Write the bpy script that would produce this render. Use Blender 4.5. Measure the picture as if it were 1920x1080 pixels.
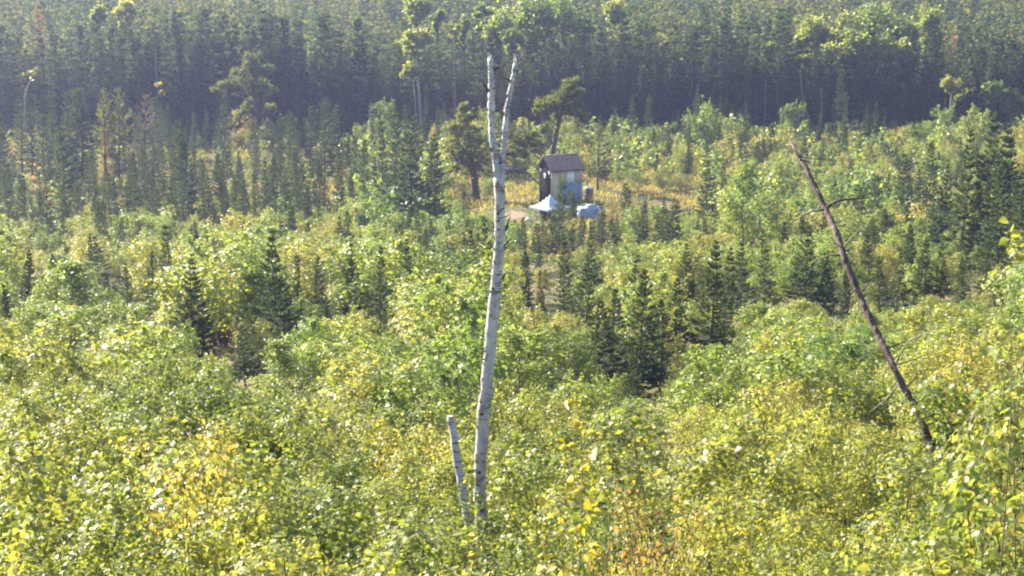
import bpy, math
import numpy as np
from mathutils import Vector

R = math.radians
sc = bpy.context.scene
for o in list(bpy.data.objects):
    bpy.data.objects.remove(o)

# ---------------------------------------------------------------- camera
FPX = 3300.0                      # focal length in photograph pixels (1920 wide)
PITCH = math.atan((540 + 172) / FPX)
CAM = np.array([0.0, 0.0, 30.0])
cd = bpy.data.cameras.new('camera')
cd.sensor_width = 36.0
cd.lens = 36.0 * FPX / 1920
cd.clip_start = 0.1
cd.clip_end = 6000
cam = bpy.data.objects.new('camera', cd)
sc.collection.objects.link(cam)
cam.location = CAM
cam.rotation_euler = (math.pi / 2 - PITCH, 0, 0)
sc.camera = cam

# ---------------------------------------------------------------- sky, sun, exposure
SUN_EL, SUN_AZ = R(31), R(-48)    # azimuth from +Y, clockwise; the sun stands behind the forest to the left
w = bpy.data.worlds.new('World')
sc.world = w
w.use_nodes = True
nt = w.node_tree
nt.nodes.clear()
sky = nt.nodes.new('ShaderNodeTexSky')
sky.sky_type = 'NISHITA'
sky.sun_disc = False
sky.sun_elevation = SUN_EL
sky.sun_rotation = SUN_AZ
sky.dust_density = 1.6
bg = nt.nodes.new('ShaderNodeBackground')
bg.inputs[1].default_value = 0.085
wo = nt.nodes.new('ShaderNodeOutputWorld')
nt.links.new(sky.outputs[0], bg.inputs[0])
nt.links.new(bg.outputs[0], wo.inputs[0])
tosun = Vector((math.sin(SUN_AZ) * math.cos(SUN_EL), math.cos(SUN_AZ) * math.cos(SUN_EL), math.sin(SUN_EL)))
sl = bpy.data.lights.new('sun', 'SUN')
sl.energy = 4.6
sl.angle = R(0.55)
sl.color = (1.0, 0.90, 0.71)
sun = bpy.data.objects.new('sun', sl)
sc.collection.objects.link(sun)
sun.rotation_euler = tosun.to_track_quat('Z', 'Y').to_euler()
sun.location = (0, 0, 80)
sc.view_settings.view_transform = 'Standard'
sc.view_settings.look = 'None'
sc.view_settings.gamma = 1
sc.view_settings.exposure = 2.18
sc.cycles.use_denoising = True
sc.cycles.max_bounces = 6
sc.cycles.transmission_bounces = 4
sc.cycles.diffuse_bounces = 3
sc.cycles.glossy_bounces = 2
sc.cycles.volume_bounces = 0
sc.cycles.filter_width = 2.1

# ---------------------------------------------------------------- pixel geometry and terrain
UP = np.array([0, math.sin(PITCH), math.cos(PITCH)])
FW = np.array([0, math.cos(PITCH), -math.sin(PITCH)])


def ray(px, py):
    return FW + np.array([1.0, 0, 0]) * ((px - 960) / FPX) + UP * (-(py - 540) / FPX)


def at(px, py, Y):
    d = ray(px, py)
    return CAM + d * (Y / d[1])


def project(x, y, z):
    p = np.array([x, y, z]) - CAM
    zc = p @ FW
    return 960 + FPX * p[0] / zc, 540 - FPX * (p @ UP) / zc


_py = np.array([-300, -60, -10, 0, 9, 18, 30, 50, 75, 100, 140, 160, 215, 250, 320, 420, 600, 900, 3000.])
_pz = np.array([45, 31.5, 29.2, 28.2, 25.0, 21.9, 19.1, 15.5, 11.7, 8.5, 3.9, 2.7, 2.5, 3.6, 8, 14, 17, 18, 18.])
_fy = np.arange(-300, 1000, 1.0)
_fz = np.interp(_fy, _py, _pz)
_fz = np.convolve(np.pad(_fz, 5, mode='edge'), np.ones(11) / 11, 'valid')


def ground(x, y):
    z = np.interp(y, _fy, _fz)
    amp = np.clip((np.asarray(y) - 4) / 30, 0, 1)
    return z + amp * (0.35 * np.sin(x * 0.21 + 1.3) * np.sin(np.asarray(y) * 0.13 + .4) + 0.18 * np.sin(x * 0.63 + np.asarray(y) * 0.41))


def hit(px, py):
    d = ray(px, py)
    t = np.arange(4, 330, 0.25)
    P = CAM[None, :] + d[None, :] * t[:, None]
    below = P[:, 2] < ground(P[:, 0], P[:, 1])
    i = int(np.argmax(below)) if below.any() else len(t) - 1
    return P[i]


# ---------------------------------------------------------------- materials
def new_mat(name):
    m = bpy.data.materials.new(name)
    m.use_nodes = True
    t = m.node_tree
    t.nodes.clear()
    return m, t, t.nodes.new('ShaderNodeOutputMaterial')


def ramp(t, stops):
    r = t.nodes.new('ShaderNodeValToRGB')
    e = r.color_ramp.elements
    while len(e) < len(stops):
        e.new(0.5)
    for k, (p, c) in enumerate(stops):
        e[k].position = p
        e[k].color = (*c, 1)
    return r


def leaf_mat(name, stops, trans=0.42, tmul=(2.55, 2.25, 1.05), rough=.44, spec=.32, var=.35, patch=.5):
    m, t, out = new_mat(name)
    g = t.nodes.new('ShaderNodeNewGeometry')
    oi = t.nodes.new('ShaderNodeObjectInfo')
    no = t.nodes.new('ShaderNodeTexNoise')
    no.inputs['Scale'].default_value = .23
    no.inputs['Detail'].default_value = 3
    t.links.new(g.outputs['Position'], no.inputs['Vector'])
    # ramp position: leaf by leaf, plant by plant, patch by patch
    a = t.nodes.new('ShaderNodeMath'); a.operation = 'MULTIPLY'; a.inputs[1].default_value = 1 - var - .25
    t.links.new(g.outputs['Random Per Island'], a.inputs[0])
    b = t.nodes.new('ShaderNodeMath'); b.operation = 'MULTIPLY_ADD'; b.inputs[1].default_value = var
    t.links.new(oi.outputs['Random'], b.inputs[0]); t.links.new(a.outputs[0], b.inputs[2])
    c = t.nodes.new('ShaderNodeMath'); c.operation = 'MULTIPLY_ADD'; c.inputs[1].default_value = patch
    t.links.new(no.outputs['Fac'], c.inputs[0]); t.links.new(b.outputs[0], c.inputs[2])
    at_ = t.nodes.new('ShaderNodeAttribute'); at_.attribute_name = 'plant'
    d = t.nodes.new('ShaderNodeMath'); d.operation = 'MULTIPLY_ADD'; d.inputs[1].default_value = .75
    t.links.new(at_.outputs['Fac'], d.inputs[0]); t.links.new(c.outputs[0], d.inputs[2])
    r = ramp(t, stops)
    t.links.new(d.outputs[0], r.inputs[0])
    p = t.nodes.new('ShaderNodeBsdfPrincipled')
    p.inputs['Roughness'].default_value = rough
    p.inputs['Specular IOR Level'].default_value = spec
    t.links.new(r.outputs[0], p.inputs['Base Color'])
    mu = t.nodes.new('ShaderNodeMix'); mu.data_type = 'RGBA'; mu.blend_type = 'MULTIPLY'; mu.inputs[0].default_value = 1
    t.links.new(r.outputs[0], mu.inputs[6]); mu.inputs[7].default_value = (*tmul, 1)
    tr = t.nodes.new('ShaderNodeBsdfTranslucent')
    t.links.new(mu.outputs[2], tr.inputs[0])
    mx = t.nodes.new('ShaderNodeMixShader'); mx.inputs[0].default_value = trans
    t.links.new(p.outputs[0], mx.inputs[1]); t.links.new(tr.outputs[0], mx.inputs[2])
    t.links.new(mx.outputs[0], out.inputs[0])
    return m


def rough_mat(name, stops, scale=(6, 6, 6), rough=.8, bump=.3, detail=6, spec=.3, coords='Object'):
    m, t, out = new_mat(name)
    tc = t.nodes.new('ShaderNodeTexCoord')
    mp = t.nodes.new('ShaderNodeMapping'); mp.inputs['Scale'].default_value = scale
    t.links.new(tc.outputs[coords], mp.inputs[0])
    no = t.nodes.new('ShaderNodeTexNoise'); no.inputs['Detail'].default_value = detail; no.inputs['Scale'].default_value = 1
    t.links.new(mp.outputs[0], no.inputs['Vector'])
    r = ramp(t, stops)
    t.links.new(no.outputs['Fac'], r.inputs[0])
    p = t.nodes.new('ShaderNodeBsdfPrincipled')
    p.inputs['Roughness'].default_value = rough
    p.inputs['Specular IOR Level'].default_value = spec
    t.links.new(r.outputs[0], p.inputs['Base Color'])
    if bump:
        bm = t.nodes.new('ShaderNodeBump'); bm.inputs['Strength'].default_value = bump; bm.inputs['Distance'].default_value = .02
        t.links.new(no.outputs['Fac'], bm.inputs['Height']); t.links.new(bm.outputs[0], p.inputs['Normal'])
    t.links.new(p.outputs[0], out.inputs[0])
    return m


G0, G1, G2, Y1, O1 = (.030, .060, .012), (.060, .110, .018), (.105, .150, .022), (.210, .205, .028), (.30, .16, .035)
M = {
    'alder': leaf_mat('alder_leaf', [(.15, (.042, .072, .024)), (.45, (.086, .128, .037)), (.75, (.140, .172, .048)), (.97, (.20, .20, .058))]),
    'birch': leaf_mat('birch_leaf', [(.10, (.068, .098, .030)), (.4, (.140, .172, .047)), (.75, (.195, .212, .058)), (1, (.265, .225, .070))]),
    'aspen': leaf_mat('aspen_leaf', [(.1, (.054, .100, .030)), (.5, (.110, .172, .047)), (.85, (.168, .208, .054)), (1, (.225, .22, .062))]),
    'willow': leaf_mat('willow_leaf', [(.1, (.085, .108, .034)), (.45, (.155, .178, .050)), (.8, (.225, .210, .066)), (1, (.28, .20, .085))]),
    'under': leaf_mat('undergrowth_leaf_shade', [(.1, (.022, .040, .016)), (.5, (.040, .066, .024)), (1, (.075, .095, .034))], trans=.3, spec=.2),  # undergrowth green darkened so its colour deepens the shade between the shrubs
    'yellow': leaf_mat('yellow_leaf', [(.1, (.24, .25, .045)), (.6, (.31, .28, .045)), (1, (.33, .25, .05))], var=.1),
    'orange': leaf_mat('orange_leaf', [(.1, (.09, .11, .035)), (.5, (.15, .15, .05)), (.8, (.20, .14, .07)), (1, (.21, .115, .075))], var=.1),
    'needle': leaf_mat('spruce_needle', [(.1, (.020, .040, .026)), (.5, (.036, .062, .036)), (.9, (.062, .088, .042))], trans=.36, rough=.65, spec=.12),
    'forest': leaf_mat('forest_needle', [(.1, (.010, .024, .016)), (.4, (.020, .042, .025)), (.7, (.042, .070, .038)), (1, (.088, .105, .055))], trans=.40, var=.55, patch=.3, rough=.7, spec=.08),
    'pine': leaf_mat('pine_needle', [(.1, (.040, .060, .024)), (.5, (.07, .092, .034)), (.9, (.115, .125, .045))], trans=.4, rough=.65, spec=.12),
    'dead': leaf_mat('dead_needle', [(.1, (.13, .065, .045)), (.6, (.20, .10, .07)), (1, (.24, .15, .10))], trans=.3, rough=.7, spec=.1),
    'grey_dead': leaf_mat('bare_twig', [(.1, (.10, .075, .06)), (.6, (.17, .12, .10)), (1, (.2, .16, .12))], trans=.1, rough=.8, spec=.1),
    'grass': leaf_mat('meadow_grass', [(.1, (.10, .125, .025)), (.45, (.16, .175, .04)), (.75, (.205, .195, .058)), (1, (.245, .185, .075))], trans=.4, rough=.7, spec=.15, var=.02, patch=.8),
    'bark': rough_mat('brown_bark', [(.3, (.035, .025, .02)), (.7, (.11, .08, .06))], (30, 30, 8)),
    'twig': rough_mat('stem_bark', [(.3, (.06, .045, .03)), (.7, (.16, .12, .08))], (30, 30, 8)),
    'aspen_bark': rough_mat('aspen_bark', [(.3, (.17, .165, .15)), (.7, (.30, .29, .26))], (10, 10, 4)),
    'dark_snag': rough_mat('weathered_dead_wood', [(.30, (.024, .016, .015)), (.48, (.065, .042, .038)), (.60, (.10, .070, .062)), (.70, (.22, .19, .18))], (16, 16, 2.5), bump=.8),
    'grey_wood': rough_mat('grey_stick', [(.3, (.16, .14, .125)), (.7, (.30, .275, .25))], (20, 20, 20)),
    'tarpaper': rough_mat('black_tar_paper', [(.3, (.007, .007, .009)), (.7, (.014, .013, .016))], (3, 3, 1), rough=.9, spec=.05),
    'ochre': rough_mat('ochre_sheathing', [(.3, (.44, .36, .15)), (.7, (.54, .46, .23))], (9, 9, 9)),
    'cream': rough_mat('weathered_plywood', [(.3, (.45, .38, .22)), (.7, (.57, .49, .31))], (3, 3, 9)),
    'pinkish': rough_mat('bare_plywood', [(.3, (.40, .32, .24)), (.7, (.50, .41, .32))], (3, 3, 9)),
    'white_panel': rough_mat('white_paint', [(.3, (.66, .68, .72)), (.7, (.78, .79, .82))], (3, 3, 3), rough=.5, bump=.05),
    'blue_panel': rough_mat('blue_sheet', [(.3, (.14, .20, .28)), (.7, (.20, .27, .35))], (2, 2, 4), rough=.55),
    'shingle': rough_mat('brown_shingle', [(.3, (.17, .11, .09)), (.7, (.27, .185, .155))], (4, 4, 4), rough=.75),
    'tarp_pale': rough_mat('pale_blue_tarp', [(.3, (.20, .30, .44)), (.7, (.30, .41, .54))], (2, 2, 2), rough=.45, bump=.2),
    'canopy': rough_mat('canopy_fabric', [(.3, (.34, .43, .55)), (.7, (.44, .53, .64))], (2, 2, 2), rough=.5, bump=.1),
    'plastic_white': rough_mat('white_plastic', [(.3, (.72, .72, .70)), (.7, (.82, .82, .80))], (3, 3, 3), rough=.4, bump=0),
    'tank': rough_mat('faded_red_steel', [(.3, (.24, .12, .09)), (.7, (.34, .19, .15))], (5, 5, 2), rough=.55),
    'metal': rough_mat('grey_metal', [(.3, (.22, .22, .23)), (.7, (.34, .34, .35))], (5, 5, 5), rough=.45, bump=0),
    'maroon': rough_mat('maroon_plastic', [(.3, (.07, .015, .02)), (.7, (.12, .03, .035))], (4, 4, 4), rough=.4, bump=0),
    'glass': rough_mat('window_glass', [(.3, (.35, .40, .48)), (.7, (.55, .60, .68))], (1, 1, 1), rough=.12, bump=0, spec=.6),
}


def birch_bark():
    m, t, out = new_mat('birch_bark')
    tc = t.nodes.new('ShaderNodeTexCoord')

    def nz(scale, detail=4):
        mp = t.nodes.new('ShaderNodeMapping'); mp.inputs['Scale'].default_value = scale
        t.links.new(tc.outputs['Object'], mp.inputs[0])
        n = t.nodes.new('ShaderNodeTexNoise'); n.inputs['Scale'].default_value = 1; n.inputs['Detail'].default_value = detail
        t.links.new(mp.outputs[0], n.inputs['Vector'])
        return n
    base = ramp(t, [(.28, (.20, .195, .205)), (.5, (.37, .36, .37)), (.75, (.50, .49, .48))])
    t.links.new(nz((9, 9, 5)).outputs['Fac'], base.inputs[0])
    mark = ramp(t, [(.575, (0, 0, 0)), (.64, (1, 1, 1))])
    n2 = nz((9, 9, 46), 5)
    t.links.new(n2.outputs['Fac'], mark.inputs[0])
    blot = ramp(t, [(.57, (0, 0, 0)), (.68, (1, 1, 1))])
    t.links.new(nz((6, 6, 9), 5).outputs['Fac'], blot.inputs[0])
    mx = t.nodes.new('ShaderNodeMix'); mx.data_type = 'RGBA'
    t.links.new(mark.outputs[0], mx.inputs[0]); t.links.new(base.outputs[0], mx.inputs[6]); mx.inputs[7].default_value = (.075, .06, .06, 1)
    m2 = t.nodes.new('ShaderNodeMix'); m2.data_type = 'RGBA'
    t.links.new(blot.outputs[0], m2.inputs[0]); t.links.new(mx.outputs[2], m2.inputs[6]); m2.inputs[7].default_value = (.16, .12, .11, 1)
    p = t.nodes.new('ShaderNodeBsdfPrincipled'); p.inputs['Roughness'].default_value = .6
    t.links.new(m2.outputs[2], p.inputs['Base Color'])
    bp = t.nodes.new('ShaderNodeBump'); bp.inputs['Strength'].default_value = .5; bp.inputs['Distance'].default_value = .006
    t.links.new(n2.outputs['Fac'], bp.inputs['Height']); t.links.new(bp.outputs[0], p.inputs['Normal'])
    t.links.new(p.outputs[0], out.inputs[0])
    return m


M['birch_bark'] = birch_bark()


def ground_mat(cx, cy):
    m, t, out = new_mat('forest_soil')
    g = t.nodes.new('ShaderNodeNewGeometry')
    n1 = t.nodes.new('ShaderNodeTexNoise'); n1.inputs['Scale'].default_value = .12; n1.inputs['Detail'].default_value = 6
    n2 = t.nodes.new('ShaderNodeTexNoise'); n2.inputs['Scale'].default_value = 1.7; n2.inputs['Detail'].default_value = 8
    for n in (n1, n2):
        t.links.new(g.outputs['Position'], n.inputs['Vector'])
    r1 = ramp(t, [(.32, (.055, .065, .022)), (.5, (.14, .125, .045)), (.64, (.21, .155, .08))])
    r2 = ramp(t, [(.3, (.35, .35, .35)), (.7, (1.2, 1.2, 1.2))])
    t.links.new(n1.outputs['Fac'], r1.inputs[0]); t.links.new(n2.outputs['Fac'], r2.inputs[0])
    mu = t.nodes.new('ShaderNodeMix'); mu.data_type = 'RGBA'; mu.blend_type = 'MULTIPLY'; mu.inputs[0].default_value = 1
    t.links.new(r1.outputs[0], mu.inputs[6]); t.links.new(r2.outputs[0], mu.inputs[7])
    # trodden sandy yard beside the cabin
    vs = t.nodes.new('ShaderNodeVectorMath'); vs.operation = 'SUBTRACT'; vs.inputs[1].default_value = (cx, cy, 0)
    t.links.new(g.outputs['Position'], vs.inputs[0])
    vm = t.nodes.new('ShaderNodeVectorMath'); vm.operation = 'MULTIPLY'; vm.inputs[1].default_value = (.50, .22, 0)
    t.links.new(vs.outputs[0], vm.inputs[0])
    vl = t.nodes.new('ShaderNodeVectorMath'); vl.operation = 'LENGTH'
    t.links.new(vm.outputs[0], vl.inputs[0])
    ad = t.nodes.new('ShaderNodeMath'); ad.operation = 'MULTIPLY_ADD'; ad.inputs[1].default_value = .9
    t.links.new(n2.outputs['Fac'], ad.inputs[0]); t.links.new(vl.outputs['Value'], ad.inputs[2])
    rm = ramp(t, [(.85, (1, 1, 1)), (1.0, (0, 0, 0))])
    t.links.new(ad.outputs[0], rm.inputs[0])
    mx = t.nodes.new('ShaderNodeMix'); mx.data_type = 'RGBA'
    t.links.new(rm.outputs[0], mx.inputs[0]); t.links.new(mu.outputs[2], mx.inputs[6]); mx.inputs[7].default_value = (.19, .14, .10, 1)
    p = t.nodes.new('ShaderNodeBsdfPrincipled'); p.inputs['Roughness'].default_value = .95; p.inputs['Specular IOR Level'].default_value = .15
    t.links.new(mx.outputs[2], p.inputs['Base Color'])
    bp = t.nodes.new('ShaderNodeBump'); bp.inputs['Strength'].default_value = .7; bp.inputs['Distance'].default_value = .15
    t.links.new(n2.outputs['Fac'], bp.inputs['Height']); t.links.new(bp.outputs[0], p.inputs['Normal'])
    t.links.new(p.outputs[0], out.inputs[0])
    return m


# ---------------------------------------------------------------- mesh helpers
def tri_mesh(name, V, T, mat, smooth=False):
    V = np.asarray(V, dtype=np.float32); T = np.asarray(T, dtype=np.int32)
    me = bpy.data.meshes.new(name)
    me.vertices.add(len(V)); me.vertices.foreach_set('co', V.ravel())
    me.loops.add(T.size); me.loops.foreach_set('vertex_index', T.ravel())
    me.polygons.add(len(T))
    me.polygons.foreach_set('loop_start', np.arange(0, T.size, 3, dtype=np.int32))
    me.polygons.foreach_set('loop_total', np.full(len(T), 3, dtype=np.int32))
    if smooth:
        me.polygons.foreach_set('use_smooth', np.ones(len(T), dtype=bool))
    me.materials.append(M[mat] if isinstance(mat, str) else mat)
    me.update(calc_edges=True)
    return me


class Buf:
    def __init__(s):
        s.V, s.T, s.n = [], [], 0

    def add(s, V, T):
        V = np.asarray(V, float); T = np.asarray(T, int)
        s.V.append(V); s.T.append(T + s.n); s.n += len(V)
        return s

    def arr(s):
        return np.concatenate(s.V), np.concatenate(s.T)

    def mesh(s, name, mat, smooth=False, shift=None):
        V, T = s.arr()
        if shift is not None:
            V = V - np.asarray(shift)
        return tri_mesh(name, V, T, mat, smooth)


def unit(v):
    return v / np.maximum(np.linalg.norm(v, axis=-1, keepdims=True), 1e-9)


def tube(pts, rad, sides=6, rng=None, rough=0.0, cap=True):
    P = np.asarray(pts, float); n = len(P)
    rad = np.broadcast_to(np.asarray(rad, float), (n,))
    tan = unit(np.gradient(P, axis=0))
    ref = np.array([0.0, 1.0, 0.0]) if abs(tan[0][1]) < .9 else np.array([1.0, 0, 0])
    a = unit(np.cross(tan, ref)); b = np.cross(tan, a)
    th = np.arange(sides) * 2 * math.pi / sides
    rr = rad[:, None] * np.ones((n, sides))
    if rng is not None and rough:
        rr = rr * (1 + rough * rng.standard_normal((n, sides)))
    V = P[:, None, :] + rr[..., None] * (np.cos(th)[None, :, None] * a[:, None, :] + np.sin(th)[None, :, None] * b[:, None, :])
    V = V.reshape(-1, 3)
    T = []
    for i in range(n - 1):
        for k in range(sides):
            p, q = i * sides + k, i * sides + (k + 1) % sides
            T += [(p, q, q + sides), (p, q + sides, p + sides)]
    if cap:
        c = len(V)
        V = np.vstack([V, P[-1:], P[:1]])
        for k in range(sides):
            T.append(((n - 1) * sides + k, (n - 1) * sides + (k + 1) % sides, c))
            T.append(((k + 1) % sides, k, c + 1))
    return V, np.array(T)


def resample(pts, k):
    P = np.asarray(pts, float)
    s = np.concatenate([[0], np.cumsum(np.linalg.norm(np.diff(P, axis=0), axis=1))])
    u = np.linspace(0, s[-1], k)
    return np.stack([np.interp(u, s, P[:, j]) for j in range(P.shape[1])], 1)


def kites(P, D, S, L, Wd, fold=None):
    """leaf or twig faces: base P, direction D, side S, length L, half width Wd"""
    L = np.broadcast_to(np.asarray(L, float), (len(P),))[:, None]; Wd = np.broadcast_to(np.asarray(Wd, float), (len(P),))[:, None]
    N = np.cross(D, S)
    f = 0 if fold is None else fold * Wd * N
    A = P; B = P + D * L * .42 + S * Wd + f; C = P + D * L; E = P + D * L * .42 - S * Wd + f
    V = np.stack([A, B, C, E], 1).reshape(-1, 3)
    i = np.arange(len(P))[:, None] * 4
    T = np.stack([i + np.array([0, 1, 2]), i + np.array([0, 2, 3])], 1).reshape(-1, 3)
    return V, T


def ovate(P, D, S, L, Wd, fold=.3):
    """broader leaves of six faces each"""
    L = np.broadcast_to(np.asarray(L, float), (len(P),))[:, None]; Wd = np.broadcast_to(np.asarray(Wd, float), (len(P),))[:, None]
    N = np.cross(D, S)
    pts = [P, P + D * L * .22 + S * Wd * .85 + N * Wd * fold, P + D * L * .58 + S * Wd * .8 + N * Wd * fold, P + D * L - N * Wd * .25,
           P + D * L * .58 - S * Wd * .8 + N * Wd * fold, P + D * L * .22 - S * Wd * .85 + N * Wd * fold, P + D * L * .5]
    V = np.stack(pts, 1).reshape(-1, 3)
    i = np.arange(len(P))[:, None] * 7
    T = np.stack([i + np.array(x) for x in ([0, 1, 6], [1, 2, 6], [2, 3, 6], [3, 4, 6], [4, 5, 6], [5, 0, 6])], 1).reshape(-1, 3)
    return V, T


def leaf_frames(rng, n, out=None, droop=.35, tilt=.9):
    D = rng.standard_normal((n, 3)) * np.array([1, 1, .45])
    if out is not None:
        D = unit(D) + .5 * out
    D[:, 2] -= droop
    D = unit(D)
    S = unit(np.cross(D, np.array([0, 0, 1.0]) + 0 * D))
    N = np.cross(S, D)
    a = rng.standard_normal(n)[:, None] * tilt
    return D, unit(S * np.cos(a) + N * np.sin(a))


def box(b, x0, x1, y0, y1, z0, z1):
    V = np.array([(x, y, z) for z in (z0, z1) for y in (y0, y1) for x in (x0, x1)], float)
    T = [(0, 2, 3), (0, 3, 1), (4, 5, 7), (4, 7, 6), (0, 1, 5), (0, 5, 4), (2, 6, 7), (2, 7, 3), (0, 4, 6), (0, 6, 2), (1, 3, 7), (1, 7, 5)]
    b.add(V, T)
    return b


# ---------------------------------------------------------------- scene objects
COL = sc.collection


def tag(o, label=None, cat=None, group=None, kind=None):
    for k, v in (('label', label), ('category', cat), ('group', group), ('kind', kind)):
        if v:
            o[k] = v
    return o


def mesh_obj(name, me, parent=None):
    o = bpy.data.objects.new(name, me)
    COL.objects.link(o)
    if parent is not None:
        o.parent = parent
    return o


def root(name, loc, label, cat, group=None, rz=0.0, scale=(1, 1, 1)):
    o = bpy.data.objects.new(name, None)
    COL.objects.link(o)
    o.empty_display_size = .3
    o.location = loc
    o.rotation_euler = (0, 0, rz)
    o.scale = scale
    return tag(o, label, cat, group)


def plant(name, proto, loc, rz, scale, label, cat, group=None, tilt=(0, 0)):
    o = root(name, loc, label, cat, group, rz, scale)
    o.rotation_euler = (tilt[0], tilt[1], rz)
    for part, me in proto:
        mesh_obj(part, me, o)
    return o


# ---------------------------------------------------------------- plant builders (unit height; scaled when placed)
def spruce_arrays(seed, nwh=26, nbr=7, ntw=11, r0=.17, ex=.85, t0=.04, gaps=.08, tw=.34, ww=.008, droop=0.0, club=0.0):
    rng = np.random.default_rng(seed)
    P0, DIR, LEN = [], [], []
    lop, laz = rng.uniform(.05, .25), rng.random() * 6.28
    for i in range(nwh):
        t = t0 + (1 - t0) * min(.985, (i + rng.random() * .8) / nwh)
        u = (t - t0) / (1 - t0)
        Lm = r0 * (1 - u) ** ex * (.75 + .4 * rng.random()) + .012
        if club and u > .82:
            Lm += club * math.sin((u - .82) / .18 * math.pi)
        az0 = rng.random() * 6.28
        for j in range(nbr):
            if rng.random() < gaps:
                continue
            az = az0 + j * 6.283 / nbr + rng.normal() * .25
            L = Lm * rng.uniform(.55, 1.15) * (1 + lop * math.cos(az - laz))
            el = -.30 + .85 * u + droop + rng.normal() * .08
            d = np.array([math.cos(az) * math.cos(el), math.sin(az) * math.cos(el), math.sin(el)])
            s = np.sqrt(rng.random(ntw)) * .98
            p = np.array([0, 0, t]) + d * (L * s)[:, None]
            p[:, 2] += .35 * L * s ** 2.2                        # tips turn up
            side = rng.choice([-1, 1], ntw) * rng.uniform(.15, 1.15, ntw)
            ca, sa = np.cos(az + side), np.sin(az + side)
            e2 = el + .25 + rng.normal(size=ntw) * .3
            D = np.stack([ca * np.cos(e2), sa * np.cos(e2), np.sin(e2)], 1)
            P0.append(p); DIR.append(D); LEN.append(tw * L * (1.15 - .6 * s) * rng.uniform(.7, 1.3, ntw) + .008)
    P = np.concatenate(P0); D = np.concatenate(DIR); L = np.concatenate(LEN)
    S = unit(np.cross(D, np.array([0, 0, 1.0]) + 0 * D)); N = np.cross(S, D)
    a = rng.normal(size=len(P))[:, None] * .7
    S = S * np.cos(a) + N * np.sin(a)
    b = Buf()
    b.add(*kites(P, D, S, L, ww * rng.uniform(.7, 1.4, len(P)) + L * .11))
    # leader
    k = 8
    lp = np.stack([rng.normal(size=k) * .002, rng.normal(size=k) * .002, rng.uniform(.90, .985, k)], 1)
    ld = unit(rng.normal(size=(k, 3)) * .35 + np.array([0, 0, 1.]))
    b.add(*kites(lp, ld, unit(np.cross(ld, rng.normal(size=(k, 3)))), .05, .006))
    return b.arr()


def trunk_arrays(seed, r=.012, h=.95, sides=6, bend=.006):
    rng = np.random.default_rng(seed)
    z = np.linspace(-.03, h, 6)
    P = np.stack([np.cumsum(rng.normal(size=6)) * bend, np.cumsum(rng.normal(size=6)) * bend, z], 1)
    P[0, :2] = 0
    return tube(P, np.linspace(r, r * .15, 6), sides)


def make_spruce(seed, mat='needle', r=.012, bark='bark', **kw):
    V, T = spruce_arrays(seed, **kw)
    tv, tt = trunk_arrays(seed + 77, r=r)
    return [('trunk', tri_mesh('spruce_trunk', tv, tt, bark, True)), ('crown', tri_mesh('spruce_crown', V, T, mat))]


def leafy_arrays(seed, nstem=3, nbr=11, leaves=2200, spread=.30, leaf=.022, wid=.42, shape=kites, low=.15, tuft=.05, upright=.8, lean=.16):
    rng = np.random.default_rng(seed)
    st = Buf(); C = []
    for k in range(nstem):
        az = rng.random() * 6.28; ln = lean * rng.uniform(.3, 1.0) * (1 if nstem > 1 else .4)
        top = np.array([math.cos(az) * ln, math.sin(az) * ln, rng.uniform(.72, .97) if k else .97])
        n = 7; s = np.linspace(0, 1, n)[:, None]
        base = rng.normal(size=3) * np.array([.02, .02, 0])
        P = base + (top - base) * s + np.concatenate([rng.normal(size=(n, 2)) * .012, np.zeros((n, 1))], 1) * s
        P[0, 2] = -.03
        st.add(*tube(P, np.linspace(.009, .0022, n), 5))
        for j in range(nbr):
            t = low + (1 - low) * (j + rng.random()) / nbr
            q = np.array([np.interp(t, s[:, 0], P[:, i]) for i in range(3)])
            a2 = rng.random() * 6.28
            Lb = spread * (1.05 - .75 * t) * rng.uniform(.6, 1.15)
            d = unit(np.array([math.cos(a2), math.sin(a2), upright * rng.uniform(.5, 1.4)]))
            e = q + d * Lb
            mid = q + d * Lb * .5 + np.array([0, 0, -.02 * Lb])
            st.add(*tube(np.array([q, mid, e]), np.array([.0035, .0025, .001]), 3, cap=False))
            for f in np.linspace(.3, 1, 5):
                C.append((q + (e - q) * f, .5 + .8 * f))
        for f in np.linspace(.6, 1, 4):
            C.append((base + (top - base) * f, .8))
    ctr = np.array([c for c, _ in C]); wt = np.array([x for _, x in C]) * rng.uniform(.3, 1.5, len(C))
    idx = rng.choice(len(C), leaves, p=wt / wt.sum())
    P = ctr[idx] + rng.normal(size=(leaves, 3)) * tuft * np.array([1, 1, .8])
    P[:, 2] = np.abs(P[:, 2])
    out = unit((P - np.array([0, 0, .45])) * np.array([1, 1, .5]))
    D, S = leaf_frames(rng, leaves, out)
    L = leaf * rng.uniform(.65, 1.3, leaves)
    lv = Buf().add(*shape(P, D, S, L, L * wid, .25))
    return st.arr(), lv.arr()


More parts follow.
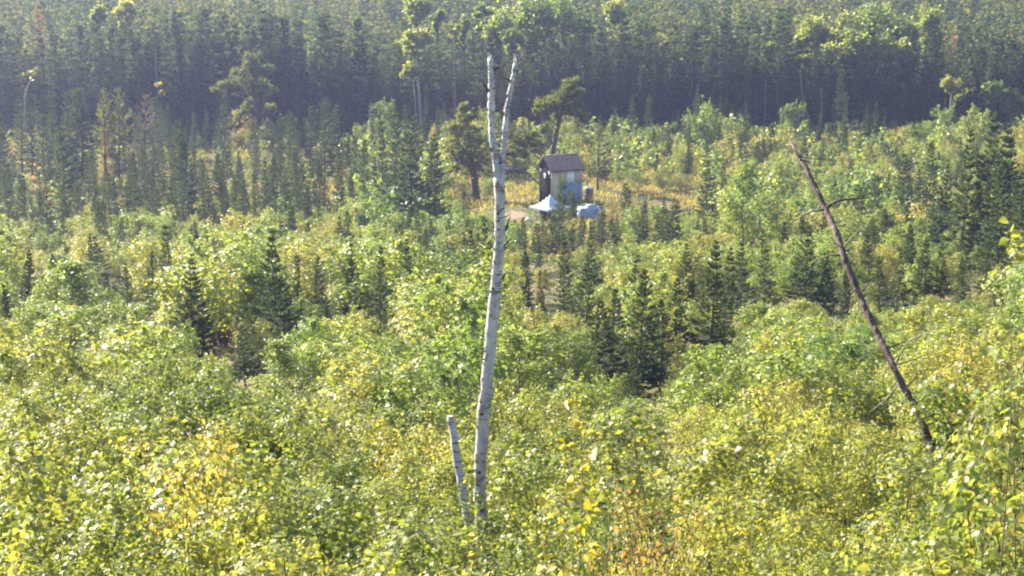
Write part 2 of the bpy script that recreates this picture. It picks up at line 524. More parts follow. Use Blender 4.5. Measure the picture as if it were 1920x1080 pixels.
def bush_arrays(seed, nclump=10, leaves=3500, leaf=.02, wid=.45, R=.30, low=.2, cr=(.10, .17), shoots=10):
    """a rounded bush: leaf clumps on stems, each clump lit above and dark below, with shoots standing out of it"""
    rng = np.random.default_rng(seed)
    C, RC = [], []
    for k in range(nclump):
        z = low + (.88 - low) * (k + rng.random()) / nclump
        rad = R * math.sin(math.pi * min(1, .22 + .78 * (z - low) / (1 - low))) ** .7 * rng.uniform(.45, 1.05)
        a = k * 2.4 + rng.normal() * .5
        C.append((math.cos(a) * rad, math.sin(a) * rad, z)); RC.append(rng.uniform(*cr) * (1.15 - .35 * z))
    C = np.array(C); RC = np.array(RC)
    st = Buf()
    for c in C:
        b0 = np.array([*(rng.normal(size=2) * .02), -.03])
        mid = b0 * .5 + c * .5 + np.array([-c[0] * .2, -c[1] * .2, .04])
        st.add(*tube(resample(np.array([b0, mid, c, c + (c - mid) * .25]), 6), np.linspace(.0075, .0015, 6), 4, cap=False))
    ns = int(leaves * .10)
    n = leaves - ns
    idx = rng.choice(nclump, n, p=RC ** 2 / (RC ** 2).sum())
    d = unit(rng.normal(size=(n, 3)) + np.array([0, 0, .35]))
    rr = RC[idx] * (.5 + .55 * rng.random(n) ** .45) * (1 + .16 * rng.normal(size=n))
    P = C[idx] + d * rr[:, None] * np.array([1, 1, .9])
    nrm = d
    # shoots
    sp, sn = [], []
    for k in range(shoots):
        i = int(rng.integers(nclump * 2 // 5, nclump))
        b0 = C[i] + np.array([*(rng.normal(size=2) * RC[i] * .5), RC[i] * .6])
        e = b0 + np.array([*(rng.normal(size=2) * .035), rng.uniform(.07, .15)])
        st.add(*tube(np.array([C[i], b0, e]), [.0025, .002, .0008], 3, cap=False))
        m_ = max(4, ns // shoots)
        f = rng.random(m_)[:, None]
        sp.append(b0 + (e - b0) * f + rng.normal(size=(m_, 3)) * .011)
        sn.append(unit(rng.normal(size=(m_, 3)) * .9 + np.array([0, 0, .4])))
    P = np.vstack([P] + sp); nrm = np.vstack([nrm] + sn)
    N = len(P)
    nrm = unit(nrm + np.array([0, 0, .3]) + rng.normal(size=(N, 3)) * .48)
    D = rng.normal(size=(N, 3)) + np.array([0, 0, -.4])
    D = unit(D - (D * nrm).sum(1, keepdims=True) * nrm)
    S = np.cross(nrm, D)
    L = leaf * np.clip(np.exp(rng.normal(size=N) * .32), .45, 1.9)
    P[:, 2] = np.maximum(P[:, 2], .01)
    return st.arr(), kites(P, D, S, L, L * wid, .25)


def make_bush(seed, mat, bark='twig', **kw):
    s_, l_ = bush_arrays(seed, **kw)
    return [('stem', tri_mesh('stem', *s_, bark, True)), ('foliage', tri_mesh('foliage', *l_, mat))]


def make_leafy(seed, mat, bark='twig', **kw):
    s, l = leafy_arrays(seed, **kw)
    return [('stem', tri_mesh('stem', *s, bark, True)), ('foliage', tri_mesh('foliage', *l, mat))]


def clump(b, rng, c, rad, n, size, kind='needle', wid=.42):
    """a cloud of leaves or needle sprays made of smaller tufts"""
    k = max(3, int(n / 55))
    sub = unit(rng.normal(size=(k, 3))) * (rng.random((k, 1)) ** .5) * .80
    idx = rng.integers(0, k, n)
    q = sub[idx] + rng.normal(size=(n, 3)) * .17
    P = np.asarray(c) + q * np.asarray(rad)
    if kind == 'needle':
        D = unit(unit(q * np.array([1, 1, .4])) * .8 + rng.normal(size=(n, 3)) * .55 + np.array([0, 0, .35]))
        S = unit(np.cross(D, rng.normal(size=(n, 3))))
        L = size * rng.uniform(.6, 1.4, n)
        b.add(*kites(P, D, S, L, L * .22))
    else:
        D, S = leaf_frames(rng, n, unit(q))
        L = size * rng.uniform(.7, 1.3, n)
        b.add(*kites(P, D, S, L, L * wid, .25))


def clump_tree(name, label, cat, Y, trunk_px, rad_px, clumps, kind, leafmat, bark, size, seed, dens=1.0, group=None, second=None, limb=.35):
    """a single tree from its trunk line and clumps, given in photograph pixels at distance Y; its base stands on the ground"""
    rng = np.random.default_rng(seed)
    m = Y / FPX
    base = at(trunk_px[0][0], trunk_px[0][1], Y)
    base[2] = ground(base[0], Y)
    P = np.array([at(x, y, Y) for x, y in trunk_px]); P[0] = base - np.array([0, 0, .15])
    P[1:, 1] += rng.normal(size=len(P) - 1) * .15
    tb = Buf().add(*tube(resample(P, 10), np.linspace(rad_px[0], rad_px[1], 10) * m, 7))
    if second:
        Q = np.array([at(x, y, Y + .6) for x, y in second]); Q[0, 2] = ground(Q[0, 0], Q[0, 1]) - .1
        tb.add(*tube(resample(Q, 8), np.linspace(rad_px[0] * .7, rad_px[1] * .7, 8) * m, 6))
    cr = Buf()
    for cx, cy, rx, ry in clumps:
        c = at(cx, cy, Y + rng.normal() * rx * m * .5)
        rad = np.array([rx * m, rx * m * .9, ry * m * (1.3 if kind == 'needle' else 1.1)]) * 1.12
        n = int(dens * (rad[0] * rad[2]) / (size * size) * (60 if kind == 'needle' else 24)) + 80
        clump(cr, rng, c, rad, n, size, kind)
        f = resample(P, 30)
        f = f[f[:, 2] < c[2] + .1]
        q = f[np.argmin(np.linalg.norm(f - c + np.array([0, 0, .6 * abs(cx - trunk_px[-1][0]) * m]), axis=1))] if len(f) else P[1]
        tb.add(*tube(resample(np.array([q, (q + c) / 2 + np.array([0, 0, -.08]), c]), 5), np.linspace(rad_px[1] * limb * 1.6 + .4, .35, 5) * m, 5, cap=False))
    o = root(name, base, label, cat, group)
    mesh_obj('trunk', tb.mesh(name + '_trunk', bark, True, base), o)
    mesh_obj('crown', cr.mesh(name + '_crown', leafmat, False, base), o)
    return o


# ---------------------------------------------------------------- ground
xs = np.concatenate([np.arange(-3000, -120, 160), np.arange(-120, 120.1, 2.0), np.arange(160, 3001, 160)])
ys = np.concatenate([np.array([-300, -150, -60, -20]), np.arange(-6, 40, 1.0), np.arange(40, 330, 2.5), np.arange(340, 980, 40), np.array([1200, 2000, 3000])])
X, YY = np.meshgrid(xs, ys)
Z = ground(X, YY)
gv = np.stack([X, YY, Z], -1).reshape(-1, 3)
nx = len(xs)
ii, jj = np.meshgrid(np.arange(nx - 1), np.arange(len(ys) - 1))
p = (jj * nx + ii).ravel()
gt = np.concatenate([np.stack([p, p + 1, p + nx + 1], 1), np.stack([p, p + nx + 1, p + nx], 1)])
YARD = hit(965, 402)
tag(mesh_obj('ground', tri_mesh('ground', gv, gt, ground_mat(YARD[0], YARD[1]), True)), kind='structure')

# ---------------------------------------------------------------- cabin and what stands round it
TH = R(24)
CB = hit(1033, 392)
CZ = float(ground(CB[0], CB[1]))
L_, W_ = 3.25, 2.7
HW = at(1033, 318, CB[1])[2] - CZ          # eave height
cab = root('cabin', (CB[0], CB[1], CZ), 'narrow two-storey cabin patched with ochre, white and blue panels under brown roof', 'cabin', rz=TH)
b = Buf(); box(b, .04, L_ - .04, .04, W_ - .04, -.3, HW - .02)
V, T = b.arr()
g = Buf().add(V, T)
# gable triangles
RH = 1.08
for x0, x1 in ((.04, .10), (L_ - .10, L_ - .04)):
    gvx = np.array([(x0, .04, HW - .02), (x0, W_ - .04, HW - .02), (x0, W_ / 2, HW + RH - .06), (x1, .04, HW - .02), (x1, W_ - .04, HW - .02), (x1, W_ / 2, HW + RH - .06)])
    g.add(gvx, [(0, 2, 1), (3, 4, 5), (0, 3, 5), (0, 5, 2), (1, 2, 5), (1, 5, 4), (0, 1, 4), (0, 4, 3)])
mesh_obj('wall', g.mesh('cabin_wall', 'tarpaper'), cab)


def cab_part(name, mat, *bx, parent=None, label=None):
    q = Buf()
    for x in bx:
        box(q, *x)
    o = mesh_obj(name, q.mesh(name, mat), parent or cab)
    if label:
        o['label'] = label
    return o


c1, c2, c3 = .27 * L_, .50 * L_, .74 * L_
zs = HW * .64 * .97
for x0, x1, z0, z1, mt, lb in ((.02, c1 - .02, 0, HW - .06, 'cream', 'weathered plywood panel'), (c1, c2 - .015, zs + .02, HW - .06, 'ochre', 'ochre panel'),
                               (c2, c3 - .015, zs + .02, HW - .06, 'white_panel', 'white painted panel'), (c3, L_ - .02, zs + .02, HW - .06, 'pinkish', 'bare plywood panel'),
                               (c1, c2 + .18, 0, zs, 'blue_panel', 'blue panel'), (c2 + .20, L_ - .45, 0, zs, 'blue_panel', 'blue panel'), (L_ - .43, L_ - .02, 0, zs, 'blue_panel', 'blue panel')):
    cab_part('panel', mt, (x0, x1, .005, .038, z0, z1), label=lb)
cab_part('corner_board', 'cream', (-.02, .05, -.03, .003, 0, HW - .05))
for k in range(7):                                     # battens on the tar-papered gable
    yb = .12 + k * (W_ - .3) / 6
    cab_part('batten', 'tarpaper', (.008, .038, yb, yb + .05, 0, HW + .02))
for yb, zb, hw, hh in ((.30, HW * .86, .17, .30), (1.15, HW * .74, .30, .42), (2.15, HW * .88, .20, .24)):
    wn = cab_part('window', 'white_panel', (-.035, .006, yb, yb + .05, zb, zb + hh), (-.035, .006, yb + hw, yb + hw + .05, zb, zb + hh), (-.035, .006, yb + .05, yb + hw, zb, zb + .04), (-.035, .006, yb + .05, yb + hw, zb + hh - .04, zb + hh))
    cab_part('pane', 'glass', (-.012, -.004, yb + .05, yb + hw, zb + .04, zb + hh - .04), parent=wn)
rf = Buf()
ov, th = .22, .06
sl_ = RH / (W_ / 2)
for sgn in (0, 1):
    y_e = -ov if sgn == 0 else W_ + ov
    z_e = HW - ov * sl_
    pts = []
    for x in (-ov, L_ + ov * .6):
        pts += [(x, y_e, z_e), (x, W_ / 2, HW + RH), (x, W_ / 2, HW + RH + th), (x, y_e, z_e + th)]
    Tq = [(0, 1, 2), (0, 2, 3), (4, 6, 5), (4, 7, 6), (0, 4, 5), (0, 5, 1), (3, 2, 6), (3, 6, 7), (0, 3, 7), (0, 7, 4)]
    rf.add(pts, Tq)
roof = mesh_obj('roof', rf.mesh('cabin_roof', 'shingle'), cab)
cab_part('ridge_cap', 'shingle', (-ov - .01, L_ + ov * .6 + .01, W_ / 2 - .09, W_ / 2 + .09, HW + RH + th - .03, HW + RH + th + .03), parent=roof)
cab_part('fascia', 'bark', (-ov + .01, L_ + ov * .6 - .01, -ov - .035, -ov - .004, HW - ov * sl_ - .06, HW - ov * sl_ + .05), parent=roof)

# water tank beside the cabin
tk = at(1104, 372, CB[1] + 3.2)
tz = float(ground(tk[0], tk[1]))
th_ = at(1104, 353, tk[1])[2] - tz
t_o = root('water_tank', (tk[0], tk[1], tz), 'rusty red water tank with white lid beside the cabin wall', 'tank')
rng = np.random.default_rng(5)
zz = np.linspace(0, th_, 9)
mesh_obj('body', Buf().add(*tube(np.stack([0 * zz, 0 * zz, zz], 1), [.40, .42, .405, .42, .405, .42, .405, .42, .40], 20)).mesh('tank_body', 'tank', True), t_o)
lidp = np.array([(0, 0, th_ + .003), (0, 0, th_ + .09), (0, 0, th_ + .16), (0, 0, th_ + .19)])
mesh_obj('lid', Buf().add(*tube(lidp, [.47, .47, .28, .05], 20)).mesh('tank_lid', 'plastic_white'), t_o)

# canopy tent with sagging sides
CT = at(1031, 372, 150.5)
cz = float(ground(CT[0], CT[1]))
pk = at(1034, 364, CT[1])[2] - cz
ev = at(1000, 387, CT[1])[2] - cz
ct = root('canopy_tent', (CT[0], CT[1], cz), 'pale blue peaked canopy tent pitched in front of the cabin', 'tent', rz=R(38))
n = 13; hs = 1.28
u = np.linspace(-1, 1, n)
U1, U2 = np.meshgrid(u, u)
rr = np.maximum(np.abs(U1), np.abs(U2))
ang = np.minimum(np.abs(U1), np.abs(U2)) / np.maximum(rr, 1e-6)
Zc = ev + (pk - ev) * (1 - rr) ** 1.75 - .10 * (1 - ang) * rr * (1 - rr) * 2
cv = np.stack([U1 * hs, U2 * hs, Zc], -1).reshape(-1, 3)
q = (np.arange(n - 1)[:, None] * n + np.arange(n - 1)[None, :]).ravel()
tq = np.concatenate([np.stack([q, q + 1, q + n + 1], 1), np.stack([q, q + n + 1, q + n], 1)])
cb_ = Buf().add(cv, tq).add(cv - np.array([0, 0, .012]), tq[:, ::-1])
for a0, a1 in (((-hs, -hs), (hs, -hs)), ((hs, -hs), (hs, hs)), ((hs, hs), (-hs, hs)), ((-hs, hs), (-hs, -hs))):    # valance
    e = np.linspace(0, 1, 9)
    top = np.array([(a0[0] + (a1[0] - a0[0]) * k, a0[1] + (a1[1] - a0[1]) * k, ev) for k in e]) * np.array([1.003, 1.003, 1])
    bot = top + np.array([0, 0, -.16]) + np.array([0, 0, .03]) * np.sin(e * 25)[:, None]
    i = np.arange(8)
    cb_.add(np.vstack([top, bot]), np.concatenate([np.stack([i, i + 1, i + 10], 1), np.stack([i, i + 10, i + 9], 1)]))
mesh_obj('roof', cb_.mesh('canopy_roof', 'canopy', True), ct)
for sx in (-1, 1):
    for sy in (-1, 1):
        z0 = float(ground(CT[0] + sx * hs, CT[1] + sy * hs)) - cz
        mesh_obj('leg', Buf().add(*tube([(sx * hs * .97, sy * hs * .97, z0 - .1), (sx * hs * .97, sy * hs * .97, ev)], .022, 6)).mesh('tent_leg', 'metal', True), ct)

# maroon chest under the canopy, white sack and bucket in the yard
def on_ground(px, py, Y):
    q = at(px, py, Y)
    return np.array([q[0], Y, float(ground(q[0], Y))])


q = on_ground(1022, 396, 150.3)
o = root('storage_chest', q, 'dark maroon storage chest sheltered by the canopy tent', 'chest', rz=.3)
b = Buf(); box(b, -.45, .45, -.28, .28, 0, .62); mesh_obj('body', b.mesh('chest_body', 'maroon'), o)
b = Buf(); box(b, -.47, .47, -.30, .30, .625, .74); mesh_obj('lid', b.mesh('chest_lid', 'maroon'), o)
q = on_ground(990, 400, 149)
rng = np.random.default_rng(3)
z = np.linspace(0, .62, 8)
o = tag(mesh_obj('sack', Buf().add(*tube(np.stack([.05 * np.sin(z * 4), 0 * z, z], 1), [.36, .42, .43, .40, .34, .25, .13, .05], 14, rng, .06)).mesh('sack', 'plastic_white', True)), 'bulging white sack lying on the sandy yard by the tent', 'sack')
o.location = q
q = on_ground(1011, 408, 147.5)
o = root('bucket', q, 'small white bucket on the yard below the canopy tent', 'bucket')
mesh_obj('body', Buf().add(*tube([(0, 0, 0), (0, 0, .2), (0, 0, .40)], [.14, .155, .17], 14)).mesh('bucket_body', 'plastic_white', True), o)
mesh_obj('rim', Buf().add(*tube([(0, 0, .402), (0, 0, .43)], [.185, .185], 14)).mesh('bucket_rim', 'plastic_white'), o)

# stack of goods under a pale blue tarp
q = on_ground(1104, 400, 152)
o = root('tarped_pile', q, 'stacked goods under a draped pale blue tarp by the cabin corner', 'tarp', rz=R(12))
b = Buf(); box(b, -.82, .75, -.5, .5, -.1, 1.15); box(b, -.2, .6, -.35, .4, 1.15, 1.42)
mesh_obj('goods', b.mesh('goods', 'metal'), o)
nn = 30
rng = np.random.default_rng(9)
u = np.linspace(-1.5, 1.5, nn)
A, B = np.meshgrid(u, u)
r_ = np.maximum(np.abs(A), np.abs(B))
fl = np.clip(r_ - 1, 0, 1)
xx = np.clip(A, -1, 1) * .88 * (1 + .10 * fl); yy = np.clip(B, -1, 1) * .56 * (1 + .10 * fl)
fold = np.sin(A * 13 + B * 3) * np.cos(B * 11 + 1) * .07 * np.clip(fl * 3, 0, 1)
top_z = 1.19 + .30 * np.exp(-((A - .25) ** 2 + B ** 2) * 2.2) + .03 * np.sin(A * 7) * np.cos(B * 6)
zt = top_z - fl * 1.75 * (1 - .2 * np.sin(A * 4 + B * 3))
zt = np.maximum(zt, .03)
tv = np.stack([xx * (1 + fold), yy * (1 + fold), zt], -1).reshape(-1, 3)
q = (np.arange(nn - 1)[:, None] * nn + np.arange(nn - 1)[None, :]).ravel()
tt = np.concatenate([np.stack([q, q + 1, q + nn + 1], 1), np.stack([q, q + nn + 1, q + nn], 1)])
mesh_obj('tarp_sheet', tri_mesh('tarp_sheet', tv, tt, 'tarp_pale', True), o)

# small white hull in the brush behind the yard
q = on_ground(962, 329, 186)
o = root('skiff', q, 'small white boat hull with raised bow lying among brush behind the yard', 'boat', rz=R(8), scale=(.75, .75, .75))
sx = np.linspace(-1, 1, 11)
hv, ht = [], []
for s in sx:
    wdt = .48 * (1 - max(0, s) ** 2.2 * .97) * (1 if s > -.9 else .9)
    kz = .10 + .32 * max(0, s) ** 2
    gz = .52 + .40 * max(0, s) ** 2
    for a in np.linspace(-1, 1, 7):
        hv.append((s * 1.35, wdt * a, kz + (gz - kz) * abs(a) ** 2.2))
for i in range(10):
    for k in range(6):
        p0 = i * 7 + k
        ht += [(p0, p0 + 1, p0 + 8), (p0, p0 + 8, p0 + 7)]
mesh_obj('hull', tri_mesh('skiff_hull', hv, ht, 'plastic_white', True), o)
b = Buf()
for s in (-.5, .2):
    box(b, s - .1, s + .1, -.43, .43, .40, .44)
mesh_obj('thwart', b.mesh('skiff_thwart', 'grey_wood'), o)
b = Buf(); box(b, -1.0, .8, -.12, .12, -.1, .13)
mesh_obj('keel_block', b.mesh('keel_block', 'bark'), o)

# ---------------------------------------------------------------- dead birch, its stub and the leaning snag
def snag_tube(pts, Y0, Y1, rng, k=40, sides=12, rough=.035):
    n = len(pts)
    Ys = np.linspace(Y0, Y1, n)
    P = np.array([at(x, y, Yk) for (x, y, _), Yk in zip(pts, Ys)])
    rr = np.array([wd * .46 * Yk / FPX for (_, _, wd), Yk in zip(pts, Ys)])
    C = resample(np.concatenate([P, rr[:, None]], 1), k)
    # soften the corners
    for _ in range(3):
        C[1:-1] = (C[:-2] + 2 * C[1:-1] + C[2:]) / 4
    C[1:-1, :2] += rng.normal(size=(k - 2, 2)) * .004
    return tube(C[:, :3], C[:, 3], sides, rng, rough), C


rng = np.random.default_rng(21)
YB = 20.0
bb = at(905, 1010, YB); bb[2] = ground(bb[0], YB)
foot = [(903, 1060, 27), (904, 995, 27), (898, 940, 26), (902, 850, 27), (907, 770, 27), (916, 690, 26), (923, 600, 25), (931, 520, 23), (937, 460, 21), (938, 390, 21), (935, 335, 23)]
snag = root('birch_snag', bb, 'tall white dead birch trunk forked into two broken tops', 'dead tree')
(tv, tt), C0 = snag_tube(foot, YB, YB, rng, 60, 14)
tv2, tt2 = tube(np.array([bb + [0, 0, -.2], C0[0, :3]]), [.095, C0[0, 3]], 14)
sb = Buf().add(tv, tt).add(tv2, tt2)
trunk = mesh_obj('trunk', sb.mesh('birch_trunk', 'birch_bark', True, bb), snag)
allC = [C0]
for pts in ([(936, 350, 18), (930, 300, 15), (922, 245, 15), (921, 190, 14), (922, 150, 13), (919, 110, 10)],
            [(937, 350, 14), (943, 310, 12), (946, 255, 12), (951, 205, 11), (959, 160, 10), (966, 119, 7)]):
    (tv, tt), C1 = snag_tube(pts, YB, YB + .3, rng, 36, 10, .05)
    mesh_obj('fork', Buf().add(tv, tt).mesh('birch_fork', 'birch_bark', True, bb), snag)
    allC.append(C1)
# curls of loose bark and short broken twigs along the edges
fb = Buf()
for Cc in allC:
    for i in range(3, len(Cc) - 1):
        for _ in range(3):
            c, r0 = Cc[i, :3], Cc[i, 3]
            a = rng.random() * 6.283
            d = np.array([math.cos(a), math.sin(a), 0])
            s = np.array([-d[1], d[0], 0])
            p0 = c + d * r0 * .96 + np.array([0, 0, rng.uniform(-.04, .04)])
            ln = rng.uniform(.008, .03)
            dd = unit(d * .8 + s * rng.normal() * .6 + np.array([0, 0, rng.normal() * .4]))
            wv = np.array([0, 0, rng.uniform(.008, .022)])
            fb.add([p0 - wv, p0 + wv, p0 + dd * ln + wv * .7, p0 + dd * ln - wv * .6], [(0, 1, 2), (0, 2, 3)])
mesh_obj('bark_curls', fb.mesh('bark_curls', 'birch_bark', False, bb), snag)['kind'] = 'stuff'
for Cc in allC:
    for k in range(len(Cc) // 5):
        i = int(rng.integers(3, len(Cc) - 2))
        c, r0 = Cc[i, :3], Cc[i, 3]
        a = math.pi * 1.5 + rng.normal() * .9
        d = np.array([math.cos(a), math.sin(a), 0])
        kn = Buf().add(*tube(np.array([c + d * r0 * .55, c + d * r0 * .98, c + d * (r0 + .006)]), np.array([1.0, .8, .3]) * r0 * rng.uniform(.25, .5), 7))
        mesh_obj('knot', kn.mesh('birch_knot', 'dark_snag', True, bb), snag)
for Cc in allC[1:]:
    c, r0 = Cc[-1, :3], Cc[-1, 3]
    for k in range(6):
        a = k * 1.05 + rng.random()
        q0 = c + np.array([math.cos(a), math.sin(a), 0]) * r0 * .6
        mesh_obj('splinter', Buf().add(*tube(np.array([q0 - [0, 0, .03], q0 + [0, 0, .02], q0 + [rng.normal() * .008, 0, rng.uniform(.03, .10)]]), [r0 * .4, r0 * .3, .002], 4)).mesh('splinter', 'birch_bark', False, bb), snag)
for k in range(22):
    Cc = allC[k % 3]
    i = int(rng.integers(4, len(Cc) - 3))
    c, r0 = Cc[i, :3], Cc[i, 3]
    sg = -1 if rng.random() < .5 else 1
    d = unit(np.array([sg, rng.normal() * .4, rng.uniform(-.1, .8)]))
    ln = rng.uniform(.02, .10) if k % 4 else rng.uniform(.12, .28)
    mesh_obj('broken_twig', Buf().add(*tube(np.array([c, c + d * (r0 + ln * .5), c + d * (r0 + ln) + [0, 0, rng.uniform(0, .04)]]), [.011, .007, .003], 5)).mesh('birch_twig', 'dark_snag', True, bb), snag)
for px, py, dx, dy, i in ((917, 172, -12, -16, 1), (948, 432, 9, -26, 0), (938, 470, 20, -22, 0), (941, 525, 8, -14, 0)):
    p0 = at(px, py, YB); p1 = at(px + dx * .5, py + dy * .6, YB + .02); p2 = at(px + dx, py + dy, YB - .03)
    mesh_obj('broken_twig', Buf().add(*tube([p0, p1, p2], [.016, .011, .005], 6)).mesh('broken_twig', 'dark_snag', True, bb), snag)

sb_ = at(880, 1010, 19.3); sb_[2] = ground(sb_[0], 19.3)
stub = root('birch_stub', sb_, 'short broken birch stub leaning beside the tall forked birch', 'dead tree')
(tv, tt), C1 = snag_tube([(884, 1050, 20), (878, 975, 19), (868, 925, 19), (857, 860, 18), (845, 782, 16)], 19.3, 19.6, rng, 30, 12)
tv2, tt2 = tube(np.array([sb_ + [0, 0, -.2], C1[0, :3]]), [.07, C1[0, 3]], 12)
mesh_obj('trunk', Buf().add(tv, tt).add(tv2, tt2).mesh('stub_trunk', 'birch_bark', True, sb_), stub)
cs = C1[-1]
mesh_obj('cut_face', Buf().add(*tube(np.array([cs[:3], cs[:3] + np.array([0, 0, .012])]), [cs[3] * .97, cs[3] * .9], 12)).mesh('cut_face', 'pinkish', False, sb_), stub)

rng = np.random.default_rng(22)
lb = at(1772, 900, 24.0); lb[2] = ground(lb[0], 24.0)
lean = root('leaning_snag', lb, 'dark dead trunk leaning steeply over the saplings with a few bare branches', 'dead tree')
LEANPX = [(1790, 960, 22), (1768, 895, 22), (1724, 780, 21), (1676, 690, 20), (1650, 635, 20), (1618, 570, 19), (1586, 490, 19), (1566, 430, 17), (1546, 390, 17), (1514, 320, 13), (1490, 280, 10), (1480, 260, 4)]
(tv, tt), C2 = snag_tube([(a, c, d * .74) for a, c, d in LEANPX], 24, 29, rng, 110, 12, .10)
mesh_obj('trunk', Buf().add(tv, tt).add(*tube(np.array([lb + [.15, 0, -.3], C2[0, :3]]), [.12, C2[0, 3]], 11)).mesh('leaning_trunk', 'dark_snag', True, lb), lean)
for pl, r0 in (([(1552, 388), (1566, 378), (1585, 374), (1612, 372), (1634, 370)], 3.6), ([(1545, 393), (1522, 397), (1500, 407), (1482, 420)], 2.2), ([(1576, 478), (1558, 478), (1540, 484), (1522, 490)], 2.4),
               ([(1617, 545), (1630, 533), (1645, 522)], 2.0), ([(1500, 300), (1512, 302), (1520, 306)], 2.2), ([(1588, 470), (1596, 466)], 3)):
    P = np.array([at(x, y, 27.0 + .12 * i) for i, (x, y) in enumerate(pl)])
    mesh_obj('branch', Buf().add(*tube(resample(P, 8), np.linspace(r0, .8, 8) * 27 / FPX, 6)).mesh('dead_branch', 'dark_snag', True, lb), lean)

for k in range(26):
    i = int(rng.integers(30, 106))
    c, r0 = C2[i, :3], C2[i, 3]
    a = rng.random() * 6.283
    d = unit(np.array([math.cos(a), .5 * math.sin(a), rng.normal() * .5]))
    ln = rng.uniform(.05, .32) if k % 3 else rng.uniform(.3, .7)
    P = np.array([c, c + d * (r0 + ln * .5) + [0, 0, rng.normal() * .02], c + d * (r0 + ln) + [0, 0, rng.normal() * .06]])
    mesh_obj('broken_twig', Buf().add(*tube(P, [.012, .008, .003], 5)).mesh('snag_twig', 'dark_snag' if k % 2 else 'grey_wood', True, lb), lean)
P = np.array([at(1676, 686, 26.0), at(1702, 640, 25.0), at(1730, 626, 24.8), at(1762, 614, 24.6)])
mesh_obj('branch', Buf().add(*tube(resample(P, 10), np.linspace(2.4, .8, 10) * 25 / FPX, 6)).mesh('pale_branch', 'grey_wood', True, lb), lean)['label'] = 'pale bare branch'
for k, (x0, y0, x1, y1) in enumerate(((1790, 815, 1840, 760), (1812, 800, 1852, 742), (1838, 818, 1870, 765))):
    p0, p1 = at(x0, y0, 15.5 + .2 * k), at(x1, y1, 15.7 + .2 * k)
    gz = float(ground(p0[0], p0[1]))
    st = np.array([[p0[0] - .25, p0[1], gz - .05], p0, p1])
    o = tag(mesh_obj('dry_stem', Buf().add(*tube(resample(st, 10), np.linspace(.012, .004, 10), 5)).mesh('dry_stem', 'grey_wood', True, st[0])), 'thin pale dry stem standing in the shrubs beside the leaning trunk', 'stem', 'dry stems beside the leaning trunk')
    o.location = st[0]

# ---------------------------------------------------------------- prototypes
SPR = [make_spruce(100 + k, r0=(.16, .21, .14, .24, .18, .13, .20, .17)[k], ex=(.85, 1.0, .7, .95, .8, .65, 1.1, .75)[k], nwh=(27, 24, 30, 22, 26, 32, 25, 28)[k], nbr=8, ntw=28, gaps=(.08, .16, .2, .12, .25, .15, .1, .3)[k], t0=(.03, .05, .12, .04, .1, .08, .03, .16)[k], tw=.28, ww=.004) for k in range(8)]
NARROW = [make_spruce(120 + k, mat='needle', r0=.10 + .015 * (k % 3), nwh=32, nbr=7, ntw=20, gaps=.16, tw=.30, ww=.004, ex=.6, t0=.06, club=.02) for k in range(4)]
FOREST = [make_spruce(140 + k, mat='forest', r0=.085 + .014 * (k % 3), nwh=26, nbr=6, ntw=12, gaps=.16, ex=.7, t0=.15, ww=.006, club=.015 * (k % 2)) for k in range(6)]
DEADS = [make_spruce(160, mat='dead', r0=.13, nwh=22, nbr=6, ntw=9, gaps=.2, ex=.7, t0=.08, ww=.004)]
GREY = [make_spruce(161, mat='grey_dead', r0=.15, nwh=18, nbr=6, ntw=9, gaps=.25, ex=.6, t0=.35, ww=.002, tw=.3)]
PINES = [make_spruce(170 + k, mat='pine', r0=.22, nwh=16, nbr=6, ntw=34, gaps=.22, ex=.5, t0=.28, tw=.26, ww=.004, r=.018) for k in range(3)]
ALDER = [make_bush(200 + k, 'alder', nclump=12, leaves=5600, leaf=.0180, R=.34 + .03 * (k % 3), shoots=12) for k in range(5)]
BIRCHB = [make_bush(210 + k, 'birch', nclump=10, leaves=5200, leaf=.0160, R=.26 + .03 * (k % 3), cr=(.09, .15), shoots=16) for k in range(5)]
ASPEN = [make_leafy(220 + k, 'aspen', nstem=1, nbr=20, leaves=2600, leaf=.024, wid=.48, spread=.32, low=.18, tuft=.035) for k in range(4)]
ASPENM = [make_bush(230 + k, 'aspen', nclump=13, leaves=3600, leaf=.024, wid=.48, R=.28 + .03 * (k % 3), cr=(.10, .17), shoots=8) for k in range(5)]
BIRCHM = [make_bush(240 + k, 'birch', nclump=12, leaves=3800, leaf=.020, R=.27 + .03 * (k % 3), cr=(.09, .15), shoots=12) for k in range(5)]
WILLOW = [make_bush(250 + k, 'willow', nclump=10, leaves=1300, leaf=.045, wid=.36, R=.46, low=.15, cr=(.13, .22), shoots=14) for k in range(4)]
ORANGE = [make_bush(260 + k, 'orange', nclump=9, leaves=2600, leaf=.02, R=.3) for k in range(2)]
ORANGEN = [make_bush(270 + k, 'orange', nclump=8, leaves=800, leaf=.02, R=.3, shoots=12) for k in range(2)]
YELLOW = [make_bush(265 + k, 'willow', nclump=9, leaves=1300, leaf=.02, R=.28) for k in range(2)]

PROT = [  # (px0, px1, py0, py1, Y): what stands in front must leave these views open
    (1004, 1100, 283, 372, 158), (980, 1046, 358, 412, 147), (1086, 1128, 345, 404, 150), (868, 912, 335, 392, 165), (935, 985, 380, 408, 150), (950, 985, 315, 334, 185),
    (880, 975, 90, 940, 19.5), (834, 890, 776, 925, 19), (1470, 1690, 250, 670, 23), (1070, 1112, 752, 900, 8.1), (990, 1100, 140, 292, 165)]


def blocked(x, y, h, wd, z=None):
    z = ground(x, y) if z is None else z
    pu, pv = project(x, y, z + h)
    _, pb = project(x, y, z)
    hw = wd * .5 * FPX / y
    for a0, a1, b0, b1, Yp in PROT:
        if y < Yp and pu + hw > a0 and pu - hw < a1 and pv < b1 and pb > b0:
            return True
    return False


